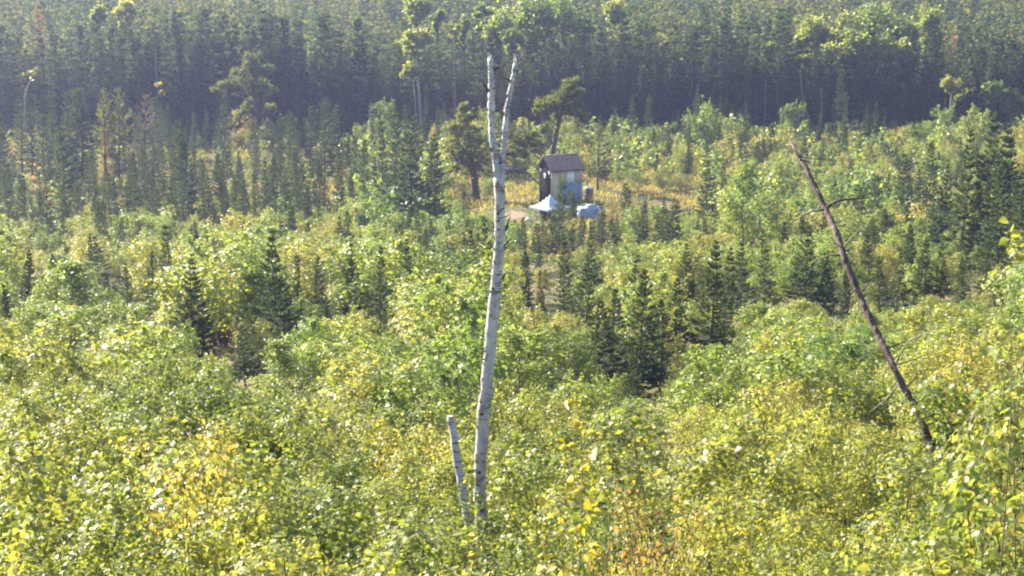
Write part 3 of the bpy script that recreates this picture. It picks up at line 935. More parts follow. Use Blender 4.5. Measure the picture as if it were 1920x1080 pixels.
PLACED = []
MARKS = {
    'near': [(903, 20, 'round the white forked birch'), (1740, 24, 'under the leaning dead trunk'), (1090, 8.2, 'round the yellow-leaved sapling'), (1215, 11.5, 'round the orange saplings'), (1905, 6, 'below the glossy-leaved saplings'),
             (375, 14, 'round the golden saplings'), (289, 32, 'round the grey stump'), (1200, 33, 'before the dark spruce pair'), (20, 8, 'round the yellow-tipped shoot'), (345, 8.5, 'round the dark-leaved shoot'), (1560, 14, 'on the open slope before the leaning trunk'), (620, 22, 'in the thicket between birch and stump')],
    'slope': [(373, 44, 'round the lone conical spruce'), (1194, 42, 'round the dark spruce pair'), (1327, 52, 'round the full pale-tipped spruce'), (1050, 110, 'below the cabin yard'), (770, 105, 'below the dark spruce clump'), (1390, 95, 'below the golden-green aspen'),
              (1850, 90, 'below the dark group of four spruces'), (200, 100, 'below the clearing spruces'), (700, 55, 'round the slim grey-green spruce'), (1700, 60, 'beyond the leaning dead trunk'), (134, 42, 'round the small dark spruce')],
    'meadow': [(1050, 172, 'beyond the cabin'), (202, 170, 'round the rust-red dead spruce'), (480, 200, 'round the old wide-crowned pine'), (1627, 198, 'round the two columnar spruces'), (1180, 142, 'round the orange shrubs'), (1850, 150, 'beyond the dark group of four spruces'),
               (760, 160, 'round the dark spruce clump'), (890, 175, 'round the stout pine'), (1240, 180, 'round the silvery-topped shrub'), (1400, 150, 'beyond the golden-green aspen'), (80, 140, 'where the clearing spruces crowd')],
    'wall': [(1050, 215, 'behind the cabin pine'), (480, 215, 'behind the old wide-crowned pine'), (785, 215, 'behind the two-clump aspen'), (1600, 218, 'below the aspen grove'), (1340, 216, 'behind the low glowing aspens'), (60, 215, 'behind the crooked aspen'), (1785, 215, 'behind the small pale aspen'), (270, 215, 'behind the rust-red dead spruce')],
}
for z_ in MARKS:
    MARKS[z_] = [((a - 960) / FPX * c, c, t_) for a, c, t_ in MARKS[z_]]


def where(zone, x, y):
    return min(MARKS[zone], key=lambda q: (q[0] - x) ** 2 + (.6 * (q[1] - y)) ** 2)[2]


def size_word(r):
    return 'tall' if r > 1.08 else 'low' if r < .82 else 'middling'



def tree_px(name, protos, px, top, base, label, cat='tree', group=None, wide=1.0, k=0, Y=None, tilt=(0, 0)):
    """one tree whose foot and top appear at these rows; its foot row gives the distance along the ground"""
    q = hit(px, base) if Y is None else np.array([at(px, base, Y)[0], Y, 0])
    z = float(ground(q[0], q[1]))
    h = at(px, top, q[1])[2] - z
    PLACED.append((q[0], q[1], h * .14 * wide))
    if q[1] < 130:
        hw = h * .07 * wide * FPX / q[1]
        PROT.append((px - hw, px + hw, top, top + (base - top) * .78, q[1]))
    rr = np.random.default_rng(int(px * 7 + top))
    tilt = (rr.normal() * .025, rr.normal() * .025)
    wide *= rr.uniform(.85, 1.15)
    return plant(name, protos[int(rr.integers(len(protos)))], (q[0], q[1], z - .02), rr.random() * 6.28, (h * wide, h * wide, h), label, cat, group, tilt)


# ---------------------------------------------------------------- trees picked out in the photograph
GS = 'spruces standing on the slope'
for i, (px, t_, b_, wd, lab) in enumerate((
        (373, 478, 700, 1.25, 'dark conical spruce rising alone among bright aspen saplings'),
        (523, 440, 665, 1.0, 'thin spruce with a half-bare trunk beside the lone conical spruce'),
        (134, 604, 715, 1.3, 'small dark spruce poking out of pale birch saplings'),
        (189, 440, 560, 1.35, 'stout shaded spruce between two bright aspen clumps'),
        (714, 458, 665, .8, 'slim grey-green spruce beside the dense aspen thicket below the dark spruce clump'),
        (657, 450, 600, .9, 'short dark spruce with a deep shaded foot among aspens'),
        (461, 608, 730, 1.5, 'low bushy spruce beside the lone conical spruce'),
        (1126, 560, 735, 1.3, 'broad shaded spruce at the edge of the dark spruce pair'),
        (1194, 500, 745, 1.15, 'tallest of the dark spruce pair between golden aspens'),
        (1236, 560, 735, 1.2, 'second of the dark spruce pair, shaded by its neighbour'),
        (1184, 630, 775, .9, 'small pale grey spruce standing before the dark spruce pair'),
        (1327, 454, 680, 1.15, 'full spruce with pale branch tips among green saplings'),
        (1356, 466, 660, 1.0, 'slender spruce leaning on the full pale-tipped spruce'),
        (1435, 430, 590, .9, 'narrow spruce standing before the leaning dead trunk'),
        (1507, 423, 590, 1.3, 'spreading spruce behind the tip of the leaning dead trunk'),
        (1058, 440, 610, .95, 'tall thin spruce beside the white birch trunk'),
        (1108, 418, 560, .95, 'dark narrow spruce below the tarped goods'),
        (1095, 480, 640, 1.3, 'wide spruce beside the tall thin one near the white birch'),
        (1150, 540, 690, 1.3, 'blunt-topped spruce crowding the broad shaded one'),
        (1270, 520, 680, 1.1, 'slim spruce beyond the dark spruce pair'),
        (1385, 450, 600, 1.1, 'dark spruce standing under the golden-green aspen'),
        (1290, 450, 590, 1.2, 'mid-sized spruce beyond the full pale-tipped one'),
        (985, 470, 590, 1.1, 'spruce standing close behind the white birch trunk'),
        (290, 470, 610, 1.1, 'spruce half sunk in aspens beyond the lone conical spruce'),
        (600, 480, 620, 1.1, 'dark spruce among aspens beyond the half-bare one'),
        (60, 470, 600, 1.2, 'dark spruce among aspens beyond the small dark spruce'),
        (813, 450, 525, 1.0, 'little dark spruce below the dark spruce clump'))):
    tree_px('spruce', SPR, px, t_, b_, lab, wide=wd, k=i, group=GS)
for i, (px, t_, b_) in enumerate(((1680, 470, 600), (1626, 430, 545), (1729, 445, 575), (1762, 455, 570), (1844, 450, 560), (1583, 505, 610), (1800, 480, 585), (1700, 420, 530), (1880, 470, 590), (1650, 480, 580), (1545, 470, 590))):
    tree_px('spruce', SPR, px, t_, b_, 'blue-green young spruce in the thicket behind the leaning dead trunk', wide=1.15, k=i, group='young spruces behind the leaning trunk')
for i, (px, t_, b_) in enumerate(((982, 408, 480), (1007, 420, 490), (1033, 405, 490), (1048, 345, 452), (1075, 362, 455), (1090, 405, 475), (1127, 395, 470), (1145, 410, 480), (1171, 345, 440), (1010, 440, 510), (1072, 430, 500), (1050, 400, 480))):
    tree_px('spruce', NARROW, px, t_, b_, 'slim young spruce in the row just below the cabin yard', wide=1.6, k=i, group='young spruces below the cabin')
for i, (px, t_, b_, lab) in enumerate(((1206, 375, 465, 'dark cone-shaped spruce in front of the orange shrubs'), (1262, 372, 470, 'squat dark spruce beside the cone-shaped one near orange shrubs'), (1245, 390, 468, 'low dark spruce tucked behind the squat one near orange shrubs'),
                                       (1325, 300, 440, 'ragged spruce beside the golden aspen'), (1350, 340, 445, 'small spruce half hidden by the golden aspen'))):
    tree_px('spruce', SPR, px, t_, b_, lab, wide=1.3, k=i, group=GS)
# clump of dark spruces left of the birch
for i, (px, t_, b_, wd, lab) in enumerate(((720, 228, 425, .8, 'thin spire-topped spruce in the dark clump'), (743, 214, 400, 1.0, 'pale-topped spruce in the dark clump'), (776, 218, 405, 1.0, 'bushy-topped spruce in the dark clump'),
                                           (774, 245, 452, 1.25, 'darkest full spruce in the middle of the dark clump'), (812, 252, 450, 1.05, 'dark spruce at the edge of the clump by the pine'), (683, 266, 400, .9, 'smaller spruce apart from the dark clump'), (663, 255, 375, .8, 'light green spruce beyond the dark clump'))):
    tree_px('spruce', SPR if i in (3, 4) else NARROW, px, t_, b_, lab, wide=wd * 1.15, k=i, group='spruces in the dark clump')
# clearing, beyond and among the dry grass
for i, (px, t_, b_, wd) in enumerate(((16, 212, 370, 1), (41, 187, 340, .9), (60, 177, 330, 1), (101, 171, 320, .9), (134, 171, 350, 1), (153, 167, 355, 1.15), (297, 183, 330, .9), (322, 198, 320, .9),
                                      (367, 212, 300, .8), (418, 178, 300, .9), (544, 210, 320, 1), (581, 200, 330, 1), (610, 185, 340, 1), (632, 198, 330, 1), (560, 245, 330, 1), (85, 215, 350, 1), (5, 240, 390, 1.1))):
    tree_px('spruce', NARROW, px, t_, b_, 'tall spruce at the clearing edge ' + ('round the old wide-crowned pine' if px > 360 else 'round the rust-red dead spruce' if px > 120 else 'below the crooked aspen'), wide=wd * 1.15, k=i, group='spruces at the edge of the clearing')
for i, (px, t_, b_, wd) in enumerate(((124, 238, 440, 1.25), (340, 228, 405, 1.05), (354, 248, 425, 1.0), (257, 288, 385, .9), (558, 270, 400, 1), (449, 286, 385, .9), (210, 325, 430, 1), (241, 340, 440, 1.1), (428, 352, 440, 1), (482, 320, 430, 1), (498, 298, 420, .9),
                                      (537, 325, 440, 1.05), (45, 330, 440, 1.1), (90, 350, 460, 1.2), (20, 350, 450, 1.1), (150, 345, 460, 1.1), (180, 370, 455, 1), (300, 330, 440, .9), (385, 360, 440, .9), (590, 300, 420, 1.1), (612, 330, 440, 1),
                                      (640, 300, 420, 1), (515, 290, 400, 1), (575, 350, 450, 1.1), (468, 370, 450, 1), (660, 330, 430, 1.1), (700, 300, 430, 1), (280, 390, 465, 1.1), (330, 385, 455, 1.1), (65, 390, 480, 1.1), (230, 410, 490, 1.1), (120, 400, 490, 1.2))):
    tree_px('spruce', SPR if i % 3 else NARROW, px, t_, b_, ('tall' if b_ - t_ > 120 else 'short') + ' dark spruce in dry grass ' + ('below the old wide-crowned pine' if px > 390 else 'below the rust-red dead spruce' if px > 160 else 'below the crooked aspen'), wide=wd, k=i, group='spruces in the open clearing')
tree_px('dead_spruce', DEADS, 202, 236, 345, 'rust-red dead spruce standing in the clearing', wide=1.2, group=None)
tree_px('dead_spruce', DEADS, 418, 300, 365, 'small brownish dead spruce low in the dry grass', wide=1.4)
tree_px('dead_tree', GREY, 274, 178, 365, 'tall bare purplish-grey dead tree among the clearing spruces', 'dead tree', wide=1.25)
for i, (px, t_, b_, lab) in enumerate(((198, 165, 345, 'broad pine beside the rust-red dead spruce'), (224, 167, 350, 'pine with a long bare trunk next to the rust-red dead spruce'))):
    tree_px('pine', PINES, px, t_, b_, lab, wide=.8, k=i)
tree_px('pine', PINES, 1120, 236, 372, 'slender pine with a bare lower trunk just beyond the water tank', wide=.9, k=2, Y=172)
# right-hand spruces
for i, (px, t_, b_, lab) in enumerate(((1795, 240, 500, 'tall dense spruce with feathery light side in the dark group of four'), (1770, 300, 480, 'shorter spruce at the outer flank of the dark group of four'), (1850, 216, 500, 'tallest spruce of the dark group of four'), (1892, 235, 510, 'dark spruce with wide skirts in the group of four'))):
    tree_px('spruce', SPR, px, t_, b_, lab, wide=1.05, k=i, group='dark group of four spruces')
for i, (px, t_, b_) in enumerate(((1690, 290, 440), (1720, 310, 450), (1640, 330, 450), (1610, 350, 460), (1740, 270, 430), (1760, 350, 480), (1825, 290, 500), (1870, 300, 520), (1910, 330, 540), (1915, 270, 470))):
    tree_px('spruce', SPR if i % 2 else NARROW, px, t_, b_, ('tall' if b_ - t_ > 155 else 'shorter') + ' dark spruce flanking the dark group of four', wide=1.2, k=i, group='spruces flanking the dark group of four')
tree_px('spruce', NARROW, 1567, 122, 272, 'tall columnar spruce standing clear of the forest edge', wide=1.15, k=1)
tree_px('spruce', NARROW, 1687, 155, 265, 'columnar spruce, the shorter of two clear of the forest edge', wide=1.2, k=2)

# pine by the cabin
clump_tree('pine', 'gnarled pine with flat boughs leaning behind the cabin', 'tree', 170, [(1028, 330), (1033, 300), (1040, 265), (1048, 230), (1058, 195), (1068, 160)], (6.5, 2.2),
           [(1072, 158, 17, 9), (1060, 180, 22, 10), (1085, 176, 17, 6), (1030, 192, 26, 9), (1008, 197, 12, 5), (1052, 205, 22, 8), (1080, 212, 22, 5), (1045, 222, 14, 8), (1012, 208, 12, 6), (1092, 196, 9, 8),
            (990, 250, 18, 6), (968, 252, 17, 5), (1000, 268, 20, 8), (965, 272, 17, 8), (985, 285, 20, 7), (955, 288, 12, 6), (1020, 240, 10, 9)], 'needle', 'pine', 'bark', .30, 31, dens=1.1)
clump_tree('pine', 'stout pine with a thick reddish trunk beside the pale birch', 'tree', 168, [(893, 392), (891, 350), (884, 300), (878, 250), (872, 200)], (8.5, 2),
           [(871, 202, 9, 12), (874, 222, 18, 9), (858, 238, 18, 9), (888, 242, 18, 9), (866, 258, 24, 9), (893, 262, 20, 9), (852, 276, 18, 10), (880, 282, 26, 10), (900, 288, 14, 10), (862, 300, 22, 10), (886, 310, 20, 10), (850, 318, 12, 8), (895, 325, 12, 7)],
           'needle', 'pine', 'bark', .30, 32, dens=1.0)
clump_tree('pine', 'wide-crowned old pine rising from the clearing before the forest', 'tree', 205, [(486, 262), (484, 220), (478, 180), (472, 140), (470, 105)], (7, 2),
           [(470, 108, 20, 10), (465, 125, 24, 9), (440, 138, 14, 9), (488, 135, 18, 9), (505, 132, 16, 6), (455, 148, 26, 9), (430, 158, 22, 7), (412, 168, 14, 5), (485, 155, 22, 9), (508, 172, 16, 6), (460, 170, 22, 9), (470, 195, 16, 10), (455, 215, 16, 9), (500, 205, 16, 9), (510, 225, 15, 9)],
           'needle', 'pine', 'bark', .36, 33, dens=1.0)
for cl, sd in ((((494, 130, 9, 11),), 34), (((500, 162, 14, 10), (508, 168, 8, 8)), 35)):
    clump_tree('aspen', 'bright green aspen top showing through the old pine', 'tree', 203.5, [(490, 262), (494, 210), (cl[0][0], cl[0][1])], (2, 1), cl, 'leaf', 'aspen', 'bark', .30, sd, dens=1.4, group='aspens through the old pine')
# aspens before the forest
clump_tree('aspen', 'tall thin aspen with two separate crown clumps before the dark forest', 'tree', 212, [(791, 228), (787, 190), (784, 150), (780, 110), (783, 70)], (3.4, 1.4),
           [(772, 72, 21, 14), (795, 70, 20, 14), (782, 92, 22, 12), (768, 92, 12, 10), (770, 126, 18, 11), (764, 140, 12, 10), (780, 136, 13, 8)], 'leaf', 'aspen', 'aspen_bark', .32, 41, dens=1.5, second=[(783, 226), (778, 190), (775, 150)])
clump_tree('aspen', 'little round-crowned aspen on a crooked thin trunk before the forest', 'tree', 210, [(44, 225), (46, 180), (54, 158), (64, 140)], (2.0, 1.2), [(66, 136, 12, 9), (70, 146, 11, 8)], 'leaf', 'birch', 'aspen_bark', .30, 42, dens=1.5)
clump_tree('aspen', 'small pale aspen with a bare white trunk at the forest edge', 'tree', 208, [(1782, 258), (1781, 220), (1783, 190), (1786, 160)], (2.4, 1.3), [(1778, 152, 17, 12), (1792, 165, 18, 14), (1800, 182, 11, 9)], 'leaf', 'birch', 'aspen_bark', .32, 43, dens=1.4)
clump_tree('aspen', 'tiny sparse treetop above the clearing spruces', 'tree', 207, [(300, 250), (302, 200), (302, 160)], (1.8, 1), [(302, 158, 8, 5), (304, 175, 7, 4)], 'leaf', 'birch', 'bark', .30, 49, dens=1.2)
for i, (px, py, rx, ry) in enumerate(((1293, 222, 15, 18), (1348, 205, 24, 17), (1385, 218, 18, 16), (1312, 195, 16, 12))):
    clump_tree('aspen', 'low bushy aspen glowing at the forest foot', 'tree', 214, [(px, 262), (px, 240), (px, py)], (2, 1), [(px, py, rx, ry), (px - 8, py + 14, rx * .7, ry * .6), (px + 10, py + 10, rx * .7, ry * .7)], 'leaf', 'aspen', 'aspen_bark', .34, 44 + i, dens=1.2, group='low aspens at the forest foot')
for i, (px, py, rx, ry, Y) in enumerate(((1524, 52, 25, 20, 226), (1590, 52, 26, 22, 226), (1572, 98, 26, 15, 219), (1640, 42, 34, 26, 230), (1662, 84, 24, 22, 221), (1602, 78, 26, 18, 221), (1702, 62, 20, 26, 229), (1743, 40, 20, 26, 231), (1690, 90, 18, 14, 220), (1440, 92, 10, 9, 219), (1508, 108, 10, 8, 218),
                                         (1905, 190, 22, 16, 213), (1862, 165, 18, 14, 213))):
    PROT.append((px - rx, px + rx, py - ry, py + ry * .45, Y))
    rx, ry = rx * 1.2, ry * 1.15
    clump_tree('aspen', 'broad green aspen crown in the grove above the dark spruces' if i < 11 else 'yellow-green aspen at the forest edge above the dark group of four spruces', 'tree', Y, [(px + 4, 240), (px + 2, 170), (px, py + ry), (px, py)], (3, 1.2),
               [(px, py, rx, ry), (px - rx * .6, py + ry * .6, rx * .6, ry * .5), (px + rx * .6, py + ry * .5, rx * .6, ry * .5), (px + rx * .2, py + ry * 1.4, rx * .7, ry * .6), (px - rx * .3, py + ry * 2.2, rx * .5, ry * .5)], 'leaf', 'aspen', 'bark', .40, 60 + i, dens=1.15, group='aspen grove in the forest' if i < 11 else 'aspens above the dark group')
for i, (px, py, rx, ry, Y) in enumerate(((935, 40, 26, 22, 227), (1000, 22, 30, 26, 231), (1058, 28, 28, 28, 233), (782, 8, 22, 14, 233), (960, 66, 16, 12, 222), (870, 40, 9, 11, 224), (1155, 14, 18, 16, 236), (1095, 45, 14, 12, 228), (235, 14, 18, 12, 232), (185, 22, 12, 14, 231), (905, 20, 14, 12, 229), (820, 25, 10, 10, 229))):
    PROT.append((px - rx, px + rx, py - ry, py + ry * .45, Y))
    rx, ry = rx * 1.25, ry * 1.2
    clump_tree('aspen', 'green aspen crown among the spruce tops beyond the forked birch', 'tree', Y, [(px + 3, 235), (px + 2, 160), (px, py + ry), (px, py)], (3, 1.2),
               [(px, py, rx, ry), (px - rx * .6, py + ry * .6, rx * .6, ry * .5), (px + rx * .6, py + ry * .5, rx * .6, ry * .5), (px + rx * .1, py + ry * 1.5, rx * .6, ry * .6), (px - rx * .3, py + ry * 2.3, rx * .4, ry * .5)], 'leaf', 'aspen', 'bark', .40, 80 + i, dens=1.15, group='aspens scattered in the forest')
# bare pale trunks in the forest wall
for i, (x0, y0, x1, y1) in enumerate(((852, 190, 850, 70), (294, 200, 291, 90), (1512, 190, 1500, 130), (1542, 190, 1540, 165), (1432, 210, 1436, 150))):
    p0, p1 = at(x0, y0, 211.0), at(x1, y1, 211.2)
    p0 = np.array([p0[0], 211.0, float(ground(p0[0], 211.0)) - .1])
    o = tag(mesh_obj('dead_aspen', Buf().add(*tube(resample(np.array([p0, (p0 + p1) / 2 + [.1, 0, 0], p1]), 8), np.linspace(.05, .02, 8), 6)).mesh('dead_aspen', 'grey_wood', True, p0)), 'pale bare trunk standing against the dark forest wall', 'dead tree', 'bare trunks at the forest wall')
    o.location = p0
tree_px('dead_spruce', DEADS, 1783, 62, 235, 'red dead spruce in the forest beside the aspen grove', wide=.75, Y=222)
tree_px('dead_spruce', DEADS, 92, 6, 235, 'reddish dying spruce high in the forest above the crooked aspen', wide=.8, Y=228)
# golden aspen and shrubs near the cabin
tree_px('aspen', ASPEN, 1390, 312, 490, 'golden-green aspen standing tall beyond the saplings', wide=1.1, k=1)
tree_px('aspen', ASPENM, 1425, 345, 480, 'bushy young aspen beside the golden-green aspen', wide=1.0, k=1)
tree_px('birch', BIRCHM, 1372, 350, 480, 'yellowing young birch under the golden-green aspen', wide=.9, k=1)
for i, (px, t_, b_, lab) in enumerate(((1196, 322, 358, 'dark round shrub with grey-lit leaves in the meadow beyond the tank'), (1240, 312, 358, 'tall shrub with silvery sunlit top in the meadow'), (1275, 322, 357, 'dense dark green shrub at the end of the meadow brush'))):
    tree_px('alder_shrub', ALDER, px, t_, b_, lab, 'shrub', wide=1.5, k=i)
for i, (px, t_, b_) in enumerate(((1150, 380, 425), (1165, 392, 432), (1188, 372, 415), (1200, 395, 430), (1225, 395, 432), (1178, 402, 436), (1215, 378, 415), (1130, 392, 428))):
    tree_px('orange_shrub', ORANGE, px, t_, b_, 'low orange autumn shrub in the meadow beyond the tank', 'shrub', 'orange shrubs in the meadow', wide=1.5, k=i)

# ---------------------------------------------------------------- filling vegetation
rng = np.random.default_rng(77)
HALF = 960 / FPX


def grid(y0, y1, s, jit=.42, margin=1.5):
    out = []
    y = y0
    while y < y1:
        hw = HALF * y * 1.03 + margin
        x = -hw + rng.random() * s
        while x < hw:
            out.append((x + rng.normal() * jit * s * .6, y + rng.normal() * jit * s * .6))
            x += s
        y += s
    return out


def near_placed(x, y, d):
    return any((x - a) ** 2 + (y - c) ** 2 < (d + r) ** 2 for a, c, r in PLACED)


def pick(lst):
    return lst[int(rng.integers(len(lst)))]


PROFILE = lambda y: float(np.interp(y, [6, 9, 18, 30, 50, 75, 100, 130], [1.35, 1.6, 2.2, 2.6, 3.2, 3.9, 4.0, 3.0]))
n_al = n_bi = n_as = n_bm = 0
rest = []
for (y0, y1, s) in ((6.5, 14, 1.15), (14, 38, 1.7)):
    for x, y in grid(y0, y1, s):
        h = PROFILE(y) * rng.uniform(.65, 1.15)
        wd = rng.uniform(1.0, 1.4)
        lump = math.sin(x * .55 + 1) * math.sin(y * .4 + x * .13)
        h *= 1 + .30 * lump + .22 * math.sin(x * 1.25 + 2) * math.sin(y * .8 + .5 * x)
        if y > 13 and math.sin(x * 1.1 + .7 * y) + math.sin(x * .63 - .8 * y + 2) < -1.25:
            continue
        while blocked(x, y, h, h * .8 * wd) and h > .6:
            h *= .8
        if h <= .6 or near_placed(x, y, .1):
            continue
        z = float(ground(x, y)) - .03
        tl = tuple(rng.normal(size=2) * .06)
        if lump + rng.normal() * .5 > .1:
            n_al += 1
            plant('alder_shrub', pick(ALDER), (x, y, z), rng.random() * 6.28, (h * wd, h * wd, h), size_word(h / PROFILE(y)) + ' green alder shrub ' + where('near', x, y), 'shrub', 'alder shrubs ' + where('near', x, y), tl)
        else:
            n_bi += 1
            plant('birch_shrub', pick(BIRCHB), (x, y, z), rng.random() * 6.28, (h * wd, h * wd, h), size_word(h / PROFILE(y)) + ' yellow-green birch shrub ' + where('near', x, y), 'shrub', 'birch shrubs ' + where('near', x, y), tl)
for (y0, y1, s) in ((38, 70, 2.9), (70, 112, 3.2), (112, 136, 2.5)):
    for x, y in grid(y0, y1, s):
        h = PROFILE(y) * rng.uniform(.7, 1.3)
        lump = math.sin(x * .21 + 2) * math.sin(y * .17 + x * .05)
        h *= 1 + .28 * lump + .15 * math.sin(x * .8) * math.sin(y * .6)
        if rng.random() < .14:
            h *= 1.4
        while blocked(x, y, h, h * .5) and h > .8:
            h *= .8
        zg = float(ground(x, y))
        while h > .8 and project(x, y, zg + h)[1] < (428 if y < 112 else 395) + 14 * math.sin(x * .5):
            h *= .88
        if h <= .8 or near_placed(x, y, .3):
            continue
        z = float(ground(x, y)) - .03
        rz = rng.random() * 6.28
        u = rng.random()
        pu, _ = project(x, y, z)
        conifer = .08 if y < 70 else (.30 if pu < 900 else .22) if y < 112 else .62
        if u < conifer:
            h *= rng.uniform(.8, 1.15)
            plant('young_spruce', pick(SPR if rng.random() < .6 else NARROW), (x, y, z), rz, (h, h, h), size_word(h / PROFILE(y)) + ' young spruce among saplings ' + where('slope', x, y), 'tree', 'young spruces ' + where('slope', x, y))
        elif lump + rng.normal() * .5 > -.1:
            if n_as < 290:
                n_as += 1
                wd = rng.uniform(1.25, 1.7)
                plant('aspen_sapling', pick(ASPENM if rng.random() < .75 else ASPEN), (x, y, z), rz, (h * wd, h * wd, h), size_word(h / PROFILE(y)) + ' bright green aspen sapling ' + where('slope', x, y), 'tree', 'aspen saplings ' + where('slope', x, y))
            else:
                rest.append((x, y, z, h, 0))
        elif n_bm < 290:
            n_bm += 1
            wd = rng.uniform(1.2, 1.6)
            plant('birch_sapling', pick(BIRCHM), (x, y, z), rz, (h * wd, h * wd, h), size_word(h / PROFILE(y)) + ' pale yellow-green birch sapling ' + where('slope', x, y), 'tree', 'birch saplings ' + where('slope', x, y))
        else:
            rest.append((x, y, z, h, 1))


def scatter(name, arrs, spots, mat, label):
    """one mass of plants too many to count; every plant is a turned and scaled copy of a small model"""
    b = Buf(); av = []
    for x, y, z, h, wd, k, rz in spots:
        V, T = arrs[k % len(arrs)]
        av.append(np.full(len(V), rng.uniform(-.5, .5), dtype=np.float32))
        c, s = math.cos(rz), math.sin(rz)
        Vt = np.stack([(V[:, 0] * c - V[:, 1] * s) * h * wd + x, (V[:, 0] * s + V[:, 1] * c) * h * wd + y, V[:, 2] * h + z], 1)
        b.add(Vt, T)
    o = mesh_obj(name, b.mesh(name, mat))
    o.data.attributes.new('plant', 'FLOAT', 'POINT').data.foreach_set('value', np.concatenate(av))
    tag(o, label, name.split('_')[-1], kind='stuff')
    return o


low_leaf = [bush_arrays(300 + k, nclump=9, leaves=700, leaf=.05, R=.30)[1] for k in range(3)]
if rest:
    scatter('sapling_thicket', low_leaf, [(x, y, z, h, 1.0, int(rng.integers(3)), rng.random() * 6.28) for x, y, z, h, _ in rest], 'aspen', 'distant mass of green saplings at the foot of the slope')

# meadow: shrubs, young spruces and grass
n_w = n_mb = n_ms = 0
brush = []
spots = grid(126, 207, 2.15, margin=9)
spots = [spots[i] for i in rng.permutation(len(spots))]
for x, y in spots:
    z = float(ground(x, y)) - .03
    pu, pb = project(x, y, z)
    open_left = pu < 640
    if open_left and math.sin(x * .33) + math.sin(y * .21 + x * .1) > .9 and rng.random() < .8:
        continue
    if abs(pu - 960) < 50 and 376 < pb < 420:
        continue
    if 1108 < pu < 1310 and 346 < pb < 402 and rng.random() < .85:
        continue
    h = (rng.uniform(.9, 2.2) if open_left else rng.uniform(1.3, 3.6)) * (1.0 if rng.random() < .85 else 1.3)
    if 860 < pu < 1330 and pb > 345:
        h *= .45
    while h > .45 and blocked(x, y, h, h * .7):
        h *= .75
    if h <= .45 or near_placed(x, y, .2):
        continue
    rz = rng.random() * 6.28
    u = rng.random()
    if abs(pu - 960) > 1000:
        brush.append((x, y, z, h, rng.uniform(.9, 1.3), int(rng.integers(4)), rz))
    elif u < (.50 if open_left else .34) and n_ms < 330:
        hh = rng.uniform(2.5, 6.0) if open_left else min(h * 1.35, 4.5)
        while hh > 1.2 and blocked(x, y, hh, hh * .35):
            hh *= .8
        if not blocked(x, y, hh, hh * .4):
            n_ms += 1
            plant('meadow_spruce', pick(SPR if rng.random() < .5 else NARROW), (x, y, z), rz, (hh, hh, hh), size_word(hh / 3.6) + ' meadow spruce ' + where('meadow', x, y), 'tree', 'meadow spruces ' + where('meadow', x, y))
    elif u < (.66 if open_left else .40) and n_w < 300:
        n_w += 1
        wd = rng.uniform(.8, 1.2)
        plant('willow_shrub', pick(WILLOW), (x, y, z), rz, (h * wd, h * wd, h * .85), size_word(h / 2.1) + ' yellow-green willow shrub ' + where('meadow', x, y), 'shrub', 'willow shrubs ' + where('meadow', x, y))
    elif n_mb < 300:
        n_mb += 1
        wd = rng.uniform(.9, 1.3)
        plant('meadow_birch', pick(BIRCHM if rng.random() < .35 else ASPENM), (x, y, z), rz, (h * wd, h * wd, h), size_word(h / 2.1) + ' bright green bushy sapling ' + where('meadow', x, y), 'shrub', 'bushy saplings ' + where('meadow', x, y))
    else:
        brush.append((x, y, z, h, rng.uniform(.9, 1.3), int(rng.integers(4)), rz))
low_bush = [bush_arrays(340 + k, nclump=7, leaves=270, leaf=.080, wid=.42, R=.36, cr=(.13, .2), shoots=6)[1] for k in range(4)]
scatter('brush', low_bush, brush, 'aspen', 'tangled bright brush filling the meadow between the shrubs')
# taller single trees before the forest edge
for k in range(46):
    y = rng.uniform(186, 209)
    x = rng.uniform(-.09, .31) * y
    pu, pb = project(x, y, float(ground(x, y)))
    h = rng.uniform(3.0, 6.5)
    if blocked(x, y, h, h * .4) or near_placed(x, y, .3) or 985 < pu < 1105:
        continue
    z = float(ground(x, y)) - .03
    if k % 2:
        plant('edge_aspen', pick(ASPENM), (x, y, z), k * 1.3, (h * .85, h * .85, h), size_word(h / 4.7) + ' leafy aspen at the meadow end ' + where('wall', x, y).replace('behind', 'before'), 'tree', 'aspens at the meadow end ' + where('wall', x, y).replace('behind', 'before'))
    else:
        plant('edge_spruce', pick(SPR if k % 4 else NARROW), (x, y, z), k * 1.3, (h, h, h * 1.15), size_word(h / 4.7) + ' spruce at the meadow end ' + where('wall', x, y).replace('behind', 'before'), 'tree', 'spruces at the meadow end ' + where('wall', x, y).replace('behind', 'before'))
# understorey strip in the forest shade
for x, y in grid(201, 213, 2.4):
    h = rng.uniform(1.2, 3.0) * (1 if rng.random() < .7 else 1.6)
    if blocked(x, y, h, h * .5) or near_placed(x, y, .2):
        continue
    z = float(ground(x, y)) - .03
    if rng.random() < .5:
        plant('edge_spruce', pick(SPR), (x, y, z), rng.random() * 6.28, (h, h, h * 1.3), size_word(h / 2.2) + ' shaded small spruce at the forest foot ' + where('wall', x, y), 'tree', 'small forest-foot spruces ' + where('wall', x, y))
    else:
        plant('edge_shrub', pick(WILLOW if rng.random() < .3 else ALDER), (x, y, z), rng.random() * 6.28, (h, h, h * .8), size_word(h / 2.2) + ' shaded green shrub at the forest foot ' + where('wall', x, y), 'shrub', 'forest-foot shrubs ' + where('wall', x, y))


